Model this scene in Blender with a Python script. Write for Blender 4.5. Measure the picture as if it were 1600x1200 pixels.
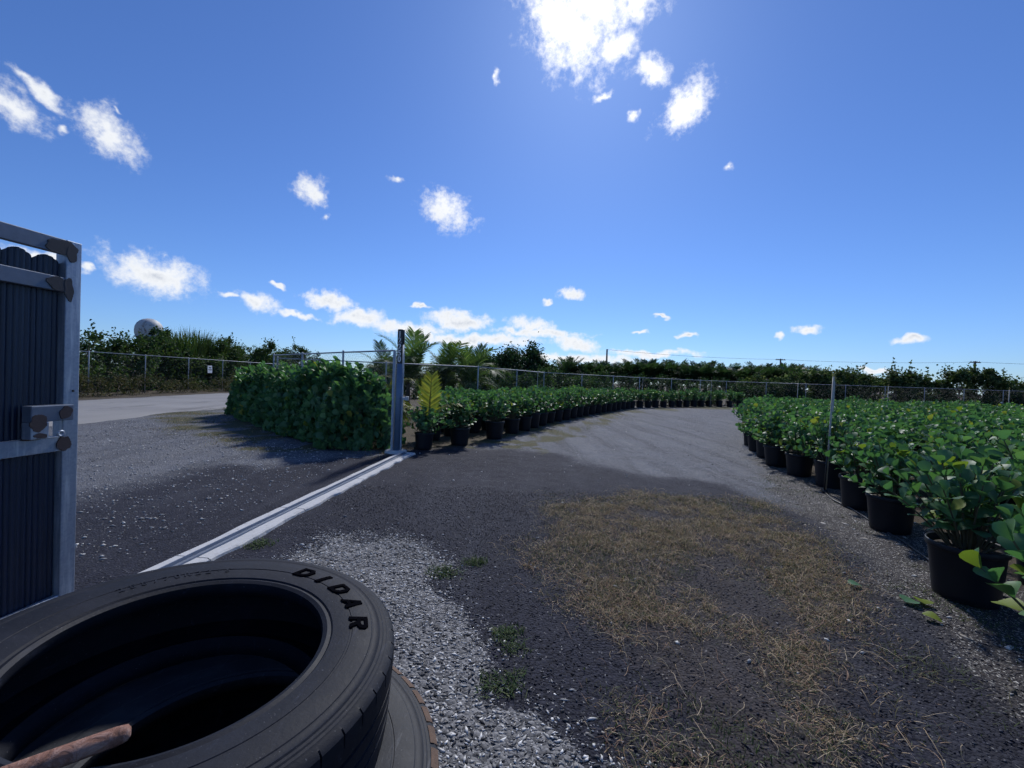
import bpy, math, random
import numpy as np
from mathutils import Matrix, Vector
for o in list(bpy.data.objects): bpy.data.objects.remove(o)
SC = bpy.context.scene
COL = SC.collection
R = math.radians
rng = np.random.default_rng(7)
random.seed(7)

# ------------------------------------------------------------------ camera
cam = bpy.data.cameras.new('camera'); camo = bpy.data.objects.new('camera', cam); COL.objects.link(camo)
cam.sensor_width = 36; cam.lens = 650 / 1600 * 36; cam.clip_start = 0.05; cam.clip_end = 3000
_p, _r = math.atan(7 / 650), R(1.9)
_f = Vector((0, math.cos(_p), -math.sin(_p))); _u = Vector((0, math.sin(_p), math.cos(_p))); _x = Vector((1, 0, 0))
_ix = _x * math.cos(_r) + _u * math.sin(_r); _iy = _u * math.cos(_r) - _x * math.sin(_r)
camo.matrix_world = Matrix(((_ix.x, _iy.x, -_f.x, 0), (_ix.y, _iy.y, -_f.y, 0), (_ix.z, _iy.z, -_f.z, 1.5), (0, 0, 0, 1)))
SC.camera = camo
vs = SC.view_settings
vs.view_transform = 'Standard'; vs.look = 'None'; vs.gamma = 1; vs.use_curve_mapping = False
vs.exposure = 0.4
SC.cycles.use_adaptive_sampling = True; SC.cycles.adaptive_threshold = .035; SC.cycles.adaptive_min_samples = 16
SC.cycles.max_bounces = 6; SC.cycles.diffuse_bounces = 3; SC.cycles.glossy_bounces = 2; SC.cycles.transmission_bounces = 3; SC.cycles.transparent_max_bounces = 4

# ------------------------------------------------------------------ node helpers
class NT:
    def __init__(s, tree): s.t = tree; s.n = tree.nodes; s.l = tree.links
    def add(s, kind, ins=None, **props):
        n = s.n.new(kind)
        for k, v in props.items(): setattr(n, k, v)
        for k, v in (ins or {}).items():
            if hasattr(v, 'is_output') : s.l.new(v, n.inputs[k])
            else: n.inputs[k].default_value = v
        return n
    def math(s, op, a, b=0.0, c=0.0, clamp=False):
        n = s.add('ShaderNodeMath', {0: a, 1: b, 2: c}, operation=op, use_clamp=clamp); return n.outputs[0]
    def vmath(s, op, a, b=(0, 0, 0)):
        n = s.add('ShaderNodeVectorMath', {0: a, 1: b}, operation=op); return n.outputs[0]
    def noise(s, vec, scale, detail=4, rough=.55, dist=0.0, out=0):
        n = s.add('ShaderNodeTexNoise', {'Vector': vec, 'Scale': scale, 'Detail': detail, 'Roughness': rough, 'Distortion': dist}); return n.outputs[out]
    def voro(s, vec, scale, out='Distance', rnd=1.0):
        n = s.add('ShaderNodeTexVoronoi', {'Vector': vec, 'Scale': scale, 'Randomness': rnd}); return n.outputs[out]
    def step(s, x, a, b):
        n = s.add('ShaderNodeMapRange', {0: x, 1: a, 2: b, 3: 0.0, 4: 1.0}, interpolation_type='SMOOTHSTEP'); return n.outputs[0]
    def lerp(s, x, a, b, lo=0.0, hi=1.0):
        n = s.add('ShaderNodeMapRange', {0: x, 1: lo, 2: hi, 3: a, 4: b}); return n.outputs[0]
    def mix(s, f, a, b, blend='MIX'):
        n = s.add('ShaderNodeMix', data_type='RGBA', blend_type=blend)
        for i, v in ((0, f), (6, a), (7, b)):
            if hasattr(v, 'is_output'): s.l.new(v, n.inputs[i])
            else: n.inputs[i].default_value = v if i == 0 else (*v[:3], 1)
        return n.outputs[2]
    def ramp(s, x, stops):
        n = s.add('ShaderNodeValToRGB', {0: x}); e = n.color_ramp.elements
        while len(e) < len(stops): e.new(.5)
        for q, (p, c) in zip(e, stops): q.position = p; q.color = (*c, 1)
        return n.outputs[0]
    def bump(s, h, strength=.5, dist=.01, normal=None):
        ins = {'Strength': strength, 'Distance': dist, 'Height': h}
        if normal is not None: ins['Normal'] = normal
        return s.add('ShaderNodeBump', ins).outputs[0]

# ------------------------------------------------------------------ world: daylight sky with scattered clouds
W = bpy.data.worlds.new('World'); SC.world = W; W.use_nodes = True
w = NT(W.node_tree); w.n.clear()
SUN_AZ, SUN_EL = R(9.5), R(42.4)
sky = w.add('ShaderNodeTexSky', sky_type='NISHITA', sun_disc=False, sun_elevation=SUN_EL, sun_rotation=SUN_AZ,
            altitude=0, air_density=1.0, dust_density=0.22, ozone_density=2.6)
dirv = w.add('ShaderNodeTexCoord').outputs['Generated']
sep = w.add('ShaderNodeSeparateXYZ', {0: dirv})
az = w.math('ARCTAN2', sep.outputs[0], sep.outputs[1]); el = w.math('ARCSINE', sep.outputs[2])
nz = w.noise(dirv, 9.0, 3, .62, 0, 1)
nz2 = w.noise(dirv, 34.0, 2, .6, 0, 1)
warp = w.vmath('ADD', w.vmath('SCALE', w.vmath('SUBTRACT', nz, (.5, .5, .5))), w.vmath('SCALE', w.vmath('SUBTRACT', nz2, (.5, .5, .5))))
for nd in w.n:
    if nd.type == 'VECT_MATH' and nd.operation == 'SCALE': nd.inputs['Scale'].default_value = .045
sc_nodes = [nd for nd in w.n if nd.type == 'VECT_MATH' and nd.operation == 'SCALE']
sc_nodes[1].inputs['Scale'].default_value = .028
ae = w.add('ShaderNodeCombineXYZ', {0: az, 1: el}).outputs[0]
aew = w.vmath('ADD', ae, warp)
CL = [(6.2, 39.6, 6.19, 3.18, 25), (9.9, 42.1, 7.99, 2.12, 0), (15.3, 41.4, 2.43, 1.33, 0), (21.5, 31.8, 3.18, 2.0, -35), (17.2, 35.8, 2.07, 1.21, 20), (12.3, 38.1, 2.5, 1.37, 0), (11.2, 34.0, 1.68, 0.53, -10), (15.0, 31.8, 0.9, 0.55, -30), (-50.3, 21.1, 1.84, 1.25, 32), (-48.9, 22.9, 2.35, 0.48, 35), (-44.5, 21.5, 2.23, 1.71, 28), (-47.5, 20.3, 0.52, 0.46, 0), (-44.1, 23.6, 0.54, 0.31, 25), (-26.3, 21.2, 1.83, 1.49, 20), (-24.7, 18.8, 0.8, 0.57, 20), (-9.6, 21.5, 3.24, 2.08, 22), (-16.5, 24.2, 1.21, 0.48, 35), (-40.8, 9.7, 4.03, 2.06, 14), (-49.4, 9.4, 2.23, 0.77, 8), (-45.8, 9.3, 0.68, 0.59, 15), (-31.5, 8.2, 2.3, 1.1, 12), (-34.4, 8.5, 0.9, 0.42, 15), (-24.1, 9.2, 3.08, 1.09, 12), (-27.5, 7.1, 1.94, 0.46, 8), (-20.5, 7.0, 3.24, 1.13, 5), (-14.0, 6.3, 5.78, 0.93, 4), (-7.3, 7.6, 5.01, 1.11, 4), (-5.5, 5.3, 10.35, 0.78, 3), (2.6, 7.2, 2.81, 1.21, -5), (8.5, 5.3, 3.1, 1.12, 10), (3.3, 6.4, 6.55, 0.61, 4), (7.7, 11.9, 1.55, 0.75, 5), (4.7, 10.7, 0.7, 0.42, 0), (19.8, 8.6, 1.25, 0.24, 0), (16.9, 6.8, 1.05, 0.33, 0), (22.7, 6.2, 1.2, 0.32, 0), (35.3, 7.0, 1.4, 0.5, -8), (32.7, 6.4, 0.56, 0.37, 0), (43.9, 5.2, 1.28, 0.44, 0), (18.5, 4.1, 5.53, 0.5, 2), (6.9, 3.1, 11.14, 0.7, 2), (40.9, 2.2, 1.0, 0.33, 0), (26.6, 25.2, 0.63, 0.51, 30), (-3.4, 35.4, 0.52, 0.75, 15), (-12.9, 9.1, 1.67, 0.25, 0), (-29.5, 10.4, 0.93, 0.37, 0),
      # the same kind of scattered cumulus all round the rest of the sky
      (70, 14, 4, 1.8, 10), (86, 24, 5, 2.5, -15), (105, 9, 6, 1.6, 3), (121, 30, 5, 3, 20), (140, 13, 5, 2, 5), (160, 20, 6, 2.6, -8), (-176, 8, 7, 1.5, 2), (-160, 33, 6, 3, 12), (-140, 15, 5, 2.1, 10), (-121, 7, 6, 1.4, 4), (-104, 25, 5, 2.6, 20), (-85, 12, 5, 2, 8), (-68, 18, 4, 1.8, 15), (62, 40, 5, 2.5, 10), (-75, 50, 8, 3, 0), (60, 4, 5, .6, 0)]
fmin = None
for (a, e, ra, re, t) in CL:
    sx, sy = R(ra) * 1.2, R(re) * 1.2
    if ra < 1.6 or abs(t) < 6:
        v = w.add('ShaderNodeVectorMath', {0: aew, 1: (1 / sx, 1 / sy, 0), 2: (-R(a) / sx, -R(e) / sy, 0)}, operation='MULTIPLY_ADD').outputs[0]
    else:
        v = w.add('ShaderNodeMapping', {'Vector': aew, 'Location': (R(a), R(e), 0), 'Rotation': (0, 0, R(-t)), 'Scale': (sx, sy, 1)}, vector_type='TEXTURE').outputs[0]
    ln = w.add('ShaderNodeVectorMath', {0: v}, operation='LENGTH').outputs['Value']
    if e > 15 and -60 < a < 60: ln = w.math('MULTIPLY_ADD', ln, .72, .22 if ra > 1.7 else .42)
    fmin = ln if fmin is None else w.math('MINIMUM', fmin, ln)
nA = w.noise(dirv, 26.0, 6, .66, .0)
nB = w.noise(dirv, 105.0, 3, .62)
field = w.math('ADD', w.math('SUBTRACT', 1.0, fmin), w.math('ADD', w.math('MULTIPLY', w.math('SUBTRACT', nA, .5), 1.5), w.math('MULTIPLY', w.math('SUBTRACT', nB, .5), .55)))
mask = w.math('MULTIPLY', w.math('POWER', w.step(field, -.08, .72), 1.0), w.step(fmin, 1.75, .75))
thick = w.step(field, .45, 1.5)
# sunlit tops, greyer bases where the cloud is thick and away from the sun
sund = Vector((math.sin(SUN_AZ) * math.cos(SUN_EL), math.cos(SUN_AZ) * math.cos(SUN_EL), math.sin(SUN_EL)))
cosn = w.add('ShaderNodeVectorMath', {0: dirv, 1: sund}, operation='DOT_PRODUCT').outputs['Value']
near = w.step(cosn, .86, .99)
cl_far = w.mix(w.math('MULTIPLY', thick, w.lerp(nA, 0, 1, .38, .62)), (7.0, 7.2, 7.5), (3.9, 4.3, 5.1))
cl_col = w.mix(near, cl_far, w.mix(w.math('MULTIPLY', thick, w.lerp(nB, 0, 1, .35, .65)), (9.5, 9.5, 9.5), (6.4, 6.5, 6.8)))
skyc = w.mix(1.0, sky.outputs[0], (.40, .57, .90), 'MULTIPLY')
skyc = w.add('ShaderNodeHueSaturation', {'Color': skyc, 'Saturation': 1.0, 'Value': 1.0}).outputs[0]
fin = w.mix(mask, skyc, cl_col)
bg = w.add('ShaderNodeBackground', {'Color': fin, 'Strength': 0.1})
w.add('ShaderNodeOutputWorld', {0: bg.outputs[0]})
W.cycles.sampling_method = 'MANUAL'; W.cycles.sample_map_resolution = 512

# ------------------------------------------------------------------ sun, veiled by the cloud in front of it
sl = bpy.data.lights.new('sun', 'SUN'); so = bpy.data.objects.new('sun', sl); COL.objects.link(so)
sl.energy = 2.7; sl.angle = R(4); sl.color = (1, .985, .975)
so.rotation_euler = (-sund).to_track_quat('-Z', 'Y').to_euler(); so.location = (3, 20, 25)

# ------------------------------------------------------------------ object helpers
def tag(o, label=None, cat=None, group=None, kind=None):
    if label: o['label'] = label
    if cat: o['category'] = cat
    if group: o['group'] = group
    if kind: o['kind'] = kind
    return o
def thing(name, label, cat, loc=(0, 0, 0), rz=0.0, group=None):
    o = bpy.data.objects.new(name, None); COL.objects.link(o); o.empty_display_size = .1
    o.location = loc; o.rotation_euler = (0, 0, rz)
    return tag(o, label, cat, group)
def link(name, me, parent=None, loc=None, rot=None, scale=None):
    o = bpy.data.objects.new(name, me); COL.objects.link(o)
    if parent is not None: o.parent = parent
    if loc is not None: o.location = loc
    if rot is not None: o.rotation_euler = rot
    if scale is not None: o.scale = (scale,) * 3 if isinstance(scale, (int, float)) else scale
    return o
def np_mesh(name, V, F, mat, col=None, smooth=False):
    """V (n,3), F (m,k) one face size; col (n,3) stored as point colour 'col'."""
    V = np.ascontiguousarray(V, np.float32); F = np.ascontiguousarray(F, np.int32)
    me = bpy.data.meshes.new(name); k = F.shape[1]; m = len(F)
    me.vertices.add(len(V)); me.vertices.foreach_set('co', V.ravel())
    me.loops.add(m * k); me.loops.foreach_set('vertex_index', F.ravel())
    me.polygons.add(m); me.polygons.foreach_set('loop_start', np.arange(0, m * k, k, dtype=np.int32))
    try: me.polygons.foreach_set('loop_total', np.full(m, k, np.int32))
    except Exception: pass
    if smooth: me.polygons.foreach_set('use_smooth', np.ones(m, bool))
    if col is not None:
        a = me.attributes.new('col', 'FLOAT_COLOR', 'POINT')
        a.data.foreach_set('color', np.c_[col, np.ones(len(col))].astype(np.float32).ravel())
    me.update(calc_edges=True); me.validate()
    if mat: me.materials.append(mat)
    return me
class MB:
    """collects simple solids into one mesh"""
    def __init__(s): s.v = []; s.f = []; s.sm = []
    def add(s, vs, fs, smooth=False):
        b = len(s.v); s.v += [tuple(v) for v in vs]; s.f += [tuple(i + b for i in f) for f in fs]; s.sm += [smooth] * len(fs); return s
    def box(s, a, b, bev=0.0):
        (x0, y0, z0), (x1, y1, z1) = a, b
        if bev <= 0:
            return s.add([(x0, y0, z0), (x1, y0, z0), (x1, y1, z0), (x0, y1, z0), (x0, y0, z1), (x1, y0, z1), (x1, y1, z1), (x0, y1, z1)],
                         [(0, 3, 2, 1), (4, 5, 6, 7), (0, 1, 5, 4), (1, 2, 6, 5), (2, 3, 7, 6), (3, 0, 4, 7)])
        import bmesh
        bm = bmesh.new(); bmesh.ops.create_cube(bm, size=1)
        for v in bm.verts: v.co = Vector(((x0 + x1) / 2 + v.co.x * (x1 - x0), (y0 + y1) / 2 + v.co.y * (y1 - y0), (z0 + z1) / 2 + v.co.z * (z1 - z0)))
        bmesh.ops.bevel(bm, geom=list(bm.edges), offset=bev, segments=2, affect='EDGES', profile=.5)
        bm.verts.index_update()
        s.add([v.co[:] for v in bm.verts], [tuple(v.index for v in f.verts) for f in bm.faces]); bm.free(); return s
    def tube(s, pts, rad, n=8, cap=True, smooth=True):
        pts = [Vector(p) for p in pts]; rads = rad if isinstance(rad, (list, tuple)) else [rad] * len(pts)
        vs, fs = [], []; prev = None
        for i, p in enumerate(pts):
            d = (pts[min(i + 1, len(pts) - 1)] - pts[max(i - 1, 0)]).normalized()
            if prev is None:
                a = d.cross(Vector((0, 0, 1)) if abs(d.z) < .9 else Vector((1, 0, 0))).normalized()
            else: a = (prev - d * prev.dot(d)).normalized()
            prev = a; b = d.cross(a)
            for k in range(n):
                t = 2 * math.pi * k / n; vs.append(p + (a * math.cos(t) + b * math.sin(t)) * rads[i])
        for i in range(len(pts) - 1):
            for k in range(n):
                fs.append((i * n + k, i * n + (k + 1) % n, (i + 1) * n + (k + 1) % n, (i + 1) * n + k))
        s.add(vs, fs, smooth)
        if cap:
            b = len(s.v) - len(vs)
            s.f.append(tuple(range(b + n - 1, b - 1, -1))); s.sm.append(False)
            s.f.append(tuple(range(b + (len(pts) - 1) * n, b + len(pts) * n))); s.sm.append(False)
        return s
    def lathe(s, prof, n=32, closed=False, smooth=True):
        vs, fs = [], []; m = len(prof)
        for k in range(n):
            t = 2 * math.pi * k / n
            for r, z in prof: vs.append((r * math.cos(t), r * math.sin(t), z))
        for k in range(n):
            for j in range(m if closed else m - 1):
                a, b = k * m + j, k * m + (j + 1) % m; c, d = ((k + 1) % n) * m + (j + 1) % m, ((k + 1) % n) * m + j
                fs.append((a, d, c, b))
        return s.add(vs, fs, smooth)
    def mesh(s, name, mat):
        me = bpy.data.meshes.new(name); me.from_pydata(s.v, [], s.f); me.polygons.foreach_set('use_smooth', s.sm); me.update()
        if mat: me.materials.append(mat)
        return me
    def build(s, name, mat, parent=None, loc=None, rot=None): return link(name, s.mesh(name, mat), parent, loc, rot)
def vnoise(x, y, seed=0):
    xi, yi = np.floor(x).astype(np.int64), np.floor(y).astype(np.int64); fx, fy = x - xi, y - yi
    fx = fx * fx * (3 - 2 * fx); fy = fy * fy * (3 - 2 * fy)
    def h(a, b):
        n = (a * 374761393 + b * 668265263 + seed * 1442695041) & 0x7fffffff; n = ((n ^ (n >> 13)) * 1274126177) & 0x7fffffff
        return ((n ^ (n >> 16)) & 0xffff) / 65535.0
    return (h(xi, yi) * (1 - fx) + h(xi + 1, yi) * fx) * (1 - fy) + (h(xi, yi + 1) * (1 - fx) + h(xi + 1, yi + 1) * fx) * fy
def fbm(x, y, o=4, seed=0):
    s = 0; a = .5; t = 0
    for i in range(o): s = s + a * vnoise(x * 2 ** i + 17.3 * i, y * 2 ** i - 9.1 * i, seed + i); t += a; a *= .5
    return s / t
def polysd(X, Y, P):
    """signed distance to polygon, positive inside"""
    P = np.array(P, float); d = np.full(X.shape, 1e9); ins = np.zeros(X.shape, bool)
    for (x0, y0), (x1, y1) in zip(P, np.roll(P, -1, 0)):
        ex, ey = x1 - x0, y1 - y0; t = np.clip(((X - x0) * ex + (Y - y0) * ey) / (ex * ex + ey * ey), 0, 1)
        d = np.minimum(d, np.hypot(X - x0 - t * ex, Y - y0 - t * ey))
        c = (y0 > Y) != (y1 > Y)
        with np.errstate(divide='ignore', invalid='ignore'): ins ^= c & (X < (x1 - x0) * (Y - y0) / (y1 - y0 + 1e-12) + x0)
    return np.where(ins, d, -d)
def sstep(x, a, b): t = np.clip((x - a) / (b - a), 0, 1); return t * t * (3 - 2 * t)
def rotz(v, a): c, s = math.cos(a), math.sin(a); return (v[0] * c - v[1] * s, v[0] * s + v[1] * c)

# ------------------------------------------------------------------ materials
def new_mat(name):
    m = bpy.data.materials.new(name); m.use_nodes = True; t = NT(m.node_tree); t.n.clear()
    p = t.add('ShaderNodeBsdfPrincipled'); o = t.add('ShaderNodeOutputMaterial', {0: p.outputs[0]}); return m, t, p, o
def setp(t, p, **k):
    for n, v in k.items():
        n = n.replace('_', ' ')
        if hasattr(v, 'is_output'): t.l.new(v, p.inputs[n])
        else: p.inputs[n].default_value = (*v, 1) if isinstance(v, tuple) and len(v) == 3 and 'Color' in n else v
def mat_plain(name, c, rough=.6, metal=0.0, var=.25, scale=8.0, bump=.0, bscale=60, spec=.5):
    m, t, p, o = new_mat(name); tc = t.add('ShaderNodeTexCoord').outputs['Object']
    n = t.noise(tc, scale, 6, .65); col = t.mix(n, tuple(x * (1 - var) for x in c), tuple(min(1, x * (1 + var)) for x in c))
    setp(t, p, Base_Color=col, Metallic=metal, Roughness=t.lerp(n, rough * .85, min(1, rough * 1.15)), Specular_IOR_Level=spec)
    if bump: setp(t, p, Normal=t.bump(t.noise(tc, bscale, 5, .7), bump, .004))
    return m
def mat_leaf(name, rough=.4, trans=.25, spec=.5, coat=0.0):
    m, t, p, o = new_mat(name)
    at = t.add('ShaderNodeAttribute', attribute_name='col'); c = at.outputs['Color']
    setp(t, p, Base_Color=c, Roughness=rough, Specular_IOR_Level=spec)
    if coat: setp(t, p, Coat_Weight=coat, Coat_Roughness=.2)
    if trans:
        tr = t.add('ShaderNodeBsdfTranslucent', {'Color': t.mix(1.0, c, (1.35, 1.6, .75), 'MULTIPLY')})
        mx = t.add('ShaderNodeMixShader', {0: trans, 1: p.outputs[0], 2: tr.outputs[0]}); t.l.new(mx.outputs[0], o.inputs[0])
    return m
M = {}
M['clusia'] = mat_leaf('glossy_broad_leaf', .48, .32, .22)
M['foliage'] = mat_leaf('foliage', .7, .25, .15)
M['palm'] = mat_leaf('palm_leaf', .6, .3, .2)
M['grass'] = mat_leaf('grass_blade', .7, .2, .2)
M['stone'] = mat_leaf('stone_chip', .8, 0, .3)
M['stem'] = mat_plain('green_brown_stem', (.09, .08, .045), .7, 0, .3, 30)
M['bark'] = mat_plain('bark', (.11, .085, .06), .85, 0, .4, 14, .6, 40)
M['pot'] = mat_plain('black_nursery_pot', (.0065, .0085, .0135), .45, 0, .5, 9, .15, 25, .3)
M['soil'] = mat_plain('potting_soil', (.035, .025, .018), .95, 0, .5, 40, .9, 90)
M['pvc'] = mat_plain('weathered_white_pvc', (.36, .34, .28), .55, 0, .2, 12)
M['blackrub'] = mat_plain('black_tubing', (.015, .015, .017), .45, 0, .3, 12)
M['yellow'] = mat_plain('faded_yellow_plastic', (.42, .33, .1), .5, 0, .2, 20)
M['white'] = mat_plain('white_paint', (.75, .75, .74), .5, 0, .06, 6)
M['wood'] = mat_plain('grey_pole_wood', (.12, .1, .085), .85, 0, .3, 8, .4, 30)
M['wire'] = mat_plain('dark_wire', (.05, .05, .055), .6)
M['blackpaint'] = mat_plain('black_paint', (.014, .016, .02), .4, 0, .3, 12)
M['bluepost'] = mat_plain('blue_grey_painted_steel', (.105, .165, .25), .45, .25, .22, 7, .1, 40)
M['navy'] = mat_plain('navy_sheet_metal', (.010, .020, .045), .38, .1, .2, 3, 0, 10, .5)
M['primer'] = mat_plain('dark_weld_primer', (.026, .028, .036), .7, 0, .3, 40, .3, 90)
M['rustprimer'] = mat_plain('rusty_weld_primer', (.045, .029, .029), .75, 0, .6, 60, .4, 90)
# galvanised steel: spangled grey with streaks
m, t, p, o = new_mat('galvanised_steel'); tc = t.add('ShaderNodeTexCoord').outputs['Object']
vz = t.voro(tc, 85, 'Color'); st = t.noise(t.vmath('MULTIPLY', tc, (40, 40, 3)), 1, 5, .6)
g = t.mix(t.math('MULTIPLY', vz, .45), (.22, .26, .33), (.38, .43, .50)); g = t.mix(t.step(st, .45, .75), g, (.48, .52, .57))
setp(t, p, Base_Color=g, Metallic=.55, Roughness=t.lerp(st, .34, .6), Normal=t.bump(st, .1, .002)); M['galv'] = m
m, t, p, o = new_mat('dull_galvanised_fence'); tc = t.add('ShaderNodeTexCoord').outputs['Object']
setp(t, p, Base_Color=t.mix(t.noise(tc, 6, 5), (.26, .28, .30), (.42, .44, .46)), Metallic=.35, Roughness=.55); M['fence'] = m
M['railgalv'] = mat_plain('shade_toned_galvanised', (.13, .155, .20), .5, .4, .35, 14, .1, 40)  # darker copy of the galvanised steel, shade of the gate rails in its colour
M['mesh'] = mat_plain('dark_chain_wire', (.11, .115, .12), .6, .2, .2, 6)
# rubber
def rubber(name, c, dust, dirt, amt):
    m, t, p, o = new_mat(name); tc = t.add('ShaderNodeTexCoord').outputs['Object']
    n = t.noise(tc, 7, 8, .68, .4); n2 = t.noise(tc, 55, 4, .7); n3 = t.noise(tc, 2.4, 4, .6)
    col = t.mix(t.math('MULTIPLY', t.step(n, .40, .72), amt), c, dust)
    col = t.mix(t.math('MULTIPLY', t.step(n3, .52, .72), .45), col, dirt); sc_ = t.noise(t.vmath('MULTIPLY', tc, (9, 2.2, 6)), 3.0, 7, .75, .8); col = t.mix(t.math('MULTIPLY', t.step(sc_, .58, .70), .55), col, tuple(x * 1.9 for x in dust)); col = t.mix(t.math('MULTIPLY', t.step(sc_, .44, .34), .5), col, c)
    spk = t.step(t.noise(tc, 210, 2, .5), .70, .76)
    col = t.mix(t.math('MULTIPLY', spk, .5), col, (.16, .16, .17))
    setp(t, p, Base_Color=col, Roughness=t.lerp(n, .5, .78), Specular_IOR_Level=.2, Normal=t.bump(t.math('ADD', n2, n), .22, .004)); return m
M['rubber'] = rubber('dusty_black_rubber', (.006, .0075, .0125), (.0145, .017, .0265), (.0125, .014, .020), .85)
M['rubber2'] = rubber('pale_dusty_rubber', (.026, .028, .033), (.055, .057, .062), (.045, .038, .034), .8)
M['letter'] = mat_plain('clean_black_rubber', (.004, .004, .0055), .95, 0, .2, 20, 0, 10, .0)
# rust
m, t, p, o = new_mat('rusty_iron'); tc = t.add('ShaderNodeTexCoord').outputs['Object']
n = t.noise(tc, 38, 8, .7, .6)
setp(t, p, Base_Color=t.ramp(n, [(.25, (.07, .03, .02)), (.5, (.22, .105, .07)), (.68, (.38, .24, .19)), (.8, (.12, .05, .03))]), Roughness=.9, Normal=t.bump(n, .9, .006)); M['rust'] = m
# concrete
m, t, p, o = new_mat('pale_concrete'); tc = t.add('ShaderNodeTexCoord').outputs['Object']
n = t.noise(tc, 5, 8, .7); n2 = t.noise(tc, 60, 5, .7)
c = t.mix(n, (.40, .395, .385), (.58, .575, .56)); c = t.mix(t.step(t.noise(tc, 11, 6, .75), .57, .72), c, (.20, .19, .18)); c = t.mix(t.math('MULTIPLY', t.step(n2, .58, .75), .5), c, (.22, .21, .2))
setp(t, p, Base_Color=c, Roughness=.9, Normal=t.bump(n2, .5, .006)); M['conc'] = m
# weathered white dome
m, t, p, o = new_mat('stained_white_dome'); tc = t.add('ShaderNodeTexCoord').outputs['Object']
n = t.noise(tc, 1.1, 8, .7, .5)
setp(t, p, Base_Color=t.mix(t.step(n, .52, .64), (.46, .455, .44), (.17, .13, .105)), Roughness=.6); M['dome'] = m

# ------------------------------------------------------------------ ground: one sheet to the horizon
DARK = [(-9, 1.2), (-6.5, 3.6), (-4.9, 4.65), (-4.6, 6.1), (-3.74, 7.0), (-2.73, 7.45), (-2.2, 8.2), (-1.3, 8.75), (-.49, 8.7), (1.0, 8.8), (1.6, 7.6), (2.11, 6.8), (3.32, 6.1), (4.05, 5.1), (4.0, 3.8), (3.9, 2.0), (3.9, -3), (-9, -3)]
WHITE = [(-1.55, 3.8), (-1.02, 3.85), (-.42, 2.95), (-.14, 2.4), (.06, 2.0), (.36, 1.72), (.62, 1.4), (.6, -.6), (-2.1, -.6), (-1.95, 2.7)]
DRY = [(.55, 4.9), (1.7, 5.5), (3.25, 5.35), (3.0, 4.0), (2.25, 2.7), (1.7, 2.0), (1.4, 1.6), (1.15, 1.3), (.85, 1.3), (.72, 2.2), (.38, 2.95)]
SHELL = [(5.6, 9.6), (4.55, 7.4), (3.75, 5.9), (3.55, 4.9), (3.2, 3.8), (2.7, 2.7), (2.3, 1.2), (3.4, 1.0), (4.6, 4.4), (5.5, 8), (6.4, 10.5)]
OLIVE = [(-.9, 8.95), (.9, 8.95), (1.15, 10.2), (2.1, 12.4), (3.6, 15.5), (6.6, 21), (9.5, 25.2), (17, 29.6), (17, 32.5), (8, 27), (2.0, 17.5), (-.6, 11)]
FIELDL = [(-2.3, 8.0), (-1.0, 8.7), (0, 11), (2.1, 16), (7.6, 25.4), (17, 30.6), (60, 31), (60, 60), (-30, 60), (-7.5, 12.9)]
FIELDR = [(3.3, 1.6), (3.9, 4), (4.7, 6.4), (5.1, 8), (6.2, 10.6), (9, 16), (12, 20), (60, 21), (60, -5), (4, -5)]
VERGE = [(-8.5, 10.2), (-5.0, 8.0), (-2.5, 7.6), (-2.3, 9), (-11.2, 17.5), (-11.2, 13.2)]
def axis(lo, hi, step, far, n):
    a = list(np.arange(lo, hi + 1e-6, step)); q = 1.22
    L, H = [lo], [hi]; s = step
    while L[-1] > -far: s *= q; L.append(L[-1] - s)
    s = step
    while H[-1] < far: s *= q; H.append(H[-1] + s)
    return np.array(sorted(L[1:] + a + H[1:]))
xs = axis(-6.5, 6.5, .045, 900, 0); ys = axis(.6, 9.5, .045, 900, 0); ys = ys[ys > -60]
GX, GY = np.meshgrid(xs, ys)
def ground_z(X, Y):
    near = sstep(np.hypot(X, Y - 4), 40, 14)
    return (fbm(X * .9, Y * .9, 3, 3) - .5) * .035 * near + (fbm(X * 6, Y * 6, 3, 5) - .5) * .022 * near - .004
GZ = ground_z(GX, GY)
def zone(poly, soft, amp, fr, seed):
    n = (fbm(GX * fr, GY * fr, 4, seed) - .5) * 2 * amp
    return sstep(polysd(GX, GY, poly) + n, -soft, soft)
zd = zone(DARK, .75, .75, 1.1, 11); zw = zone(WHITE, .10, .32, 3.0, 12); zo = zone(OLIVE, .25, .7, 1.4, 13) * sstep(fbm(GX * 2.4, GY * 2.4, 4, 44), .34, .6)
zg = zone(DRY, .30, .55, 1.6, 14); zs = zone(SHELL, .22, .35, 1.8, 15); zf = np.maximum(zone(FIELDL, .3, .3, 1.5, 16), zone(FIELDR, .2, .25, 1.5, 17)); zv = zone(VERGE, .4, .7, 1.2, 18) * sstep(fbm(GX * 2, GY * 2, 4, 45), .42, .6)
zfar = sstep(np.hypot(GX, GY - 8), 30, 38); zl = sstep(GX + (fbm(GX * .8, GY * .8, 3, 9) - .5) * 1.2, -18.0, -18.6)
nx, ny = len(xs), len(ys)
ii = np.arange(nx * ny).reshape(ny, nx)
F = np.stack([ii[:-1, :-1], ii[:-1, 1:], ii[1:, 1:], ii[1:, :-1]], -1).reshape(-1, 4)
gm = np_mesh('ground', np.stack([GX, GY, GZ], -1).reshape(-1, 3), F, None, None, True)
def putattr(me, name, R_, G_, B_):
    a = me.attributes.new(name, 'FLOAT_COLOR', 'POINT'); a.data.foreach_set('color', np.stack([R_, G_, B_, np.ones_like(R_)], -1).astype(np.float32).ravel())
putattr(gm, 'zoneA', zd, zw, np.maximum(zo, zv)); putattr(gm, 'zoneB', zg, zs, np.maximum(np.maximum(zf, zfar), zl))
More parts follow.
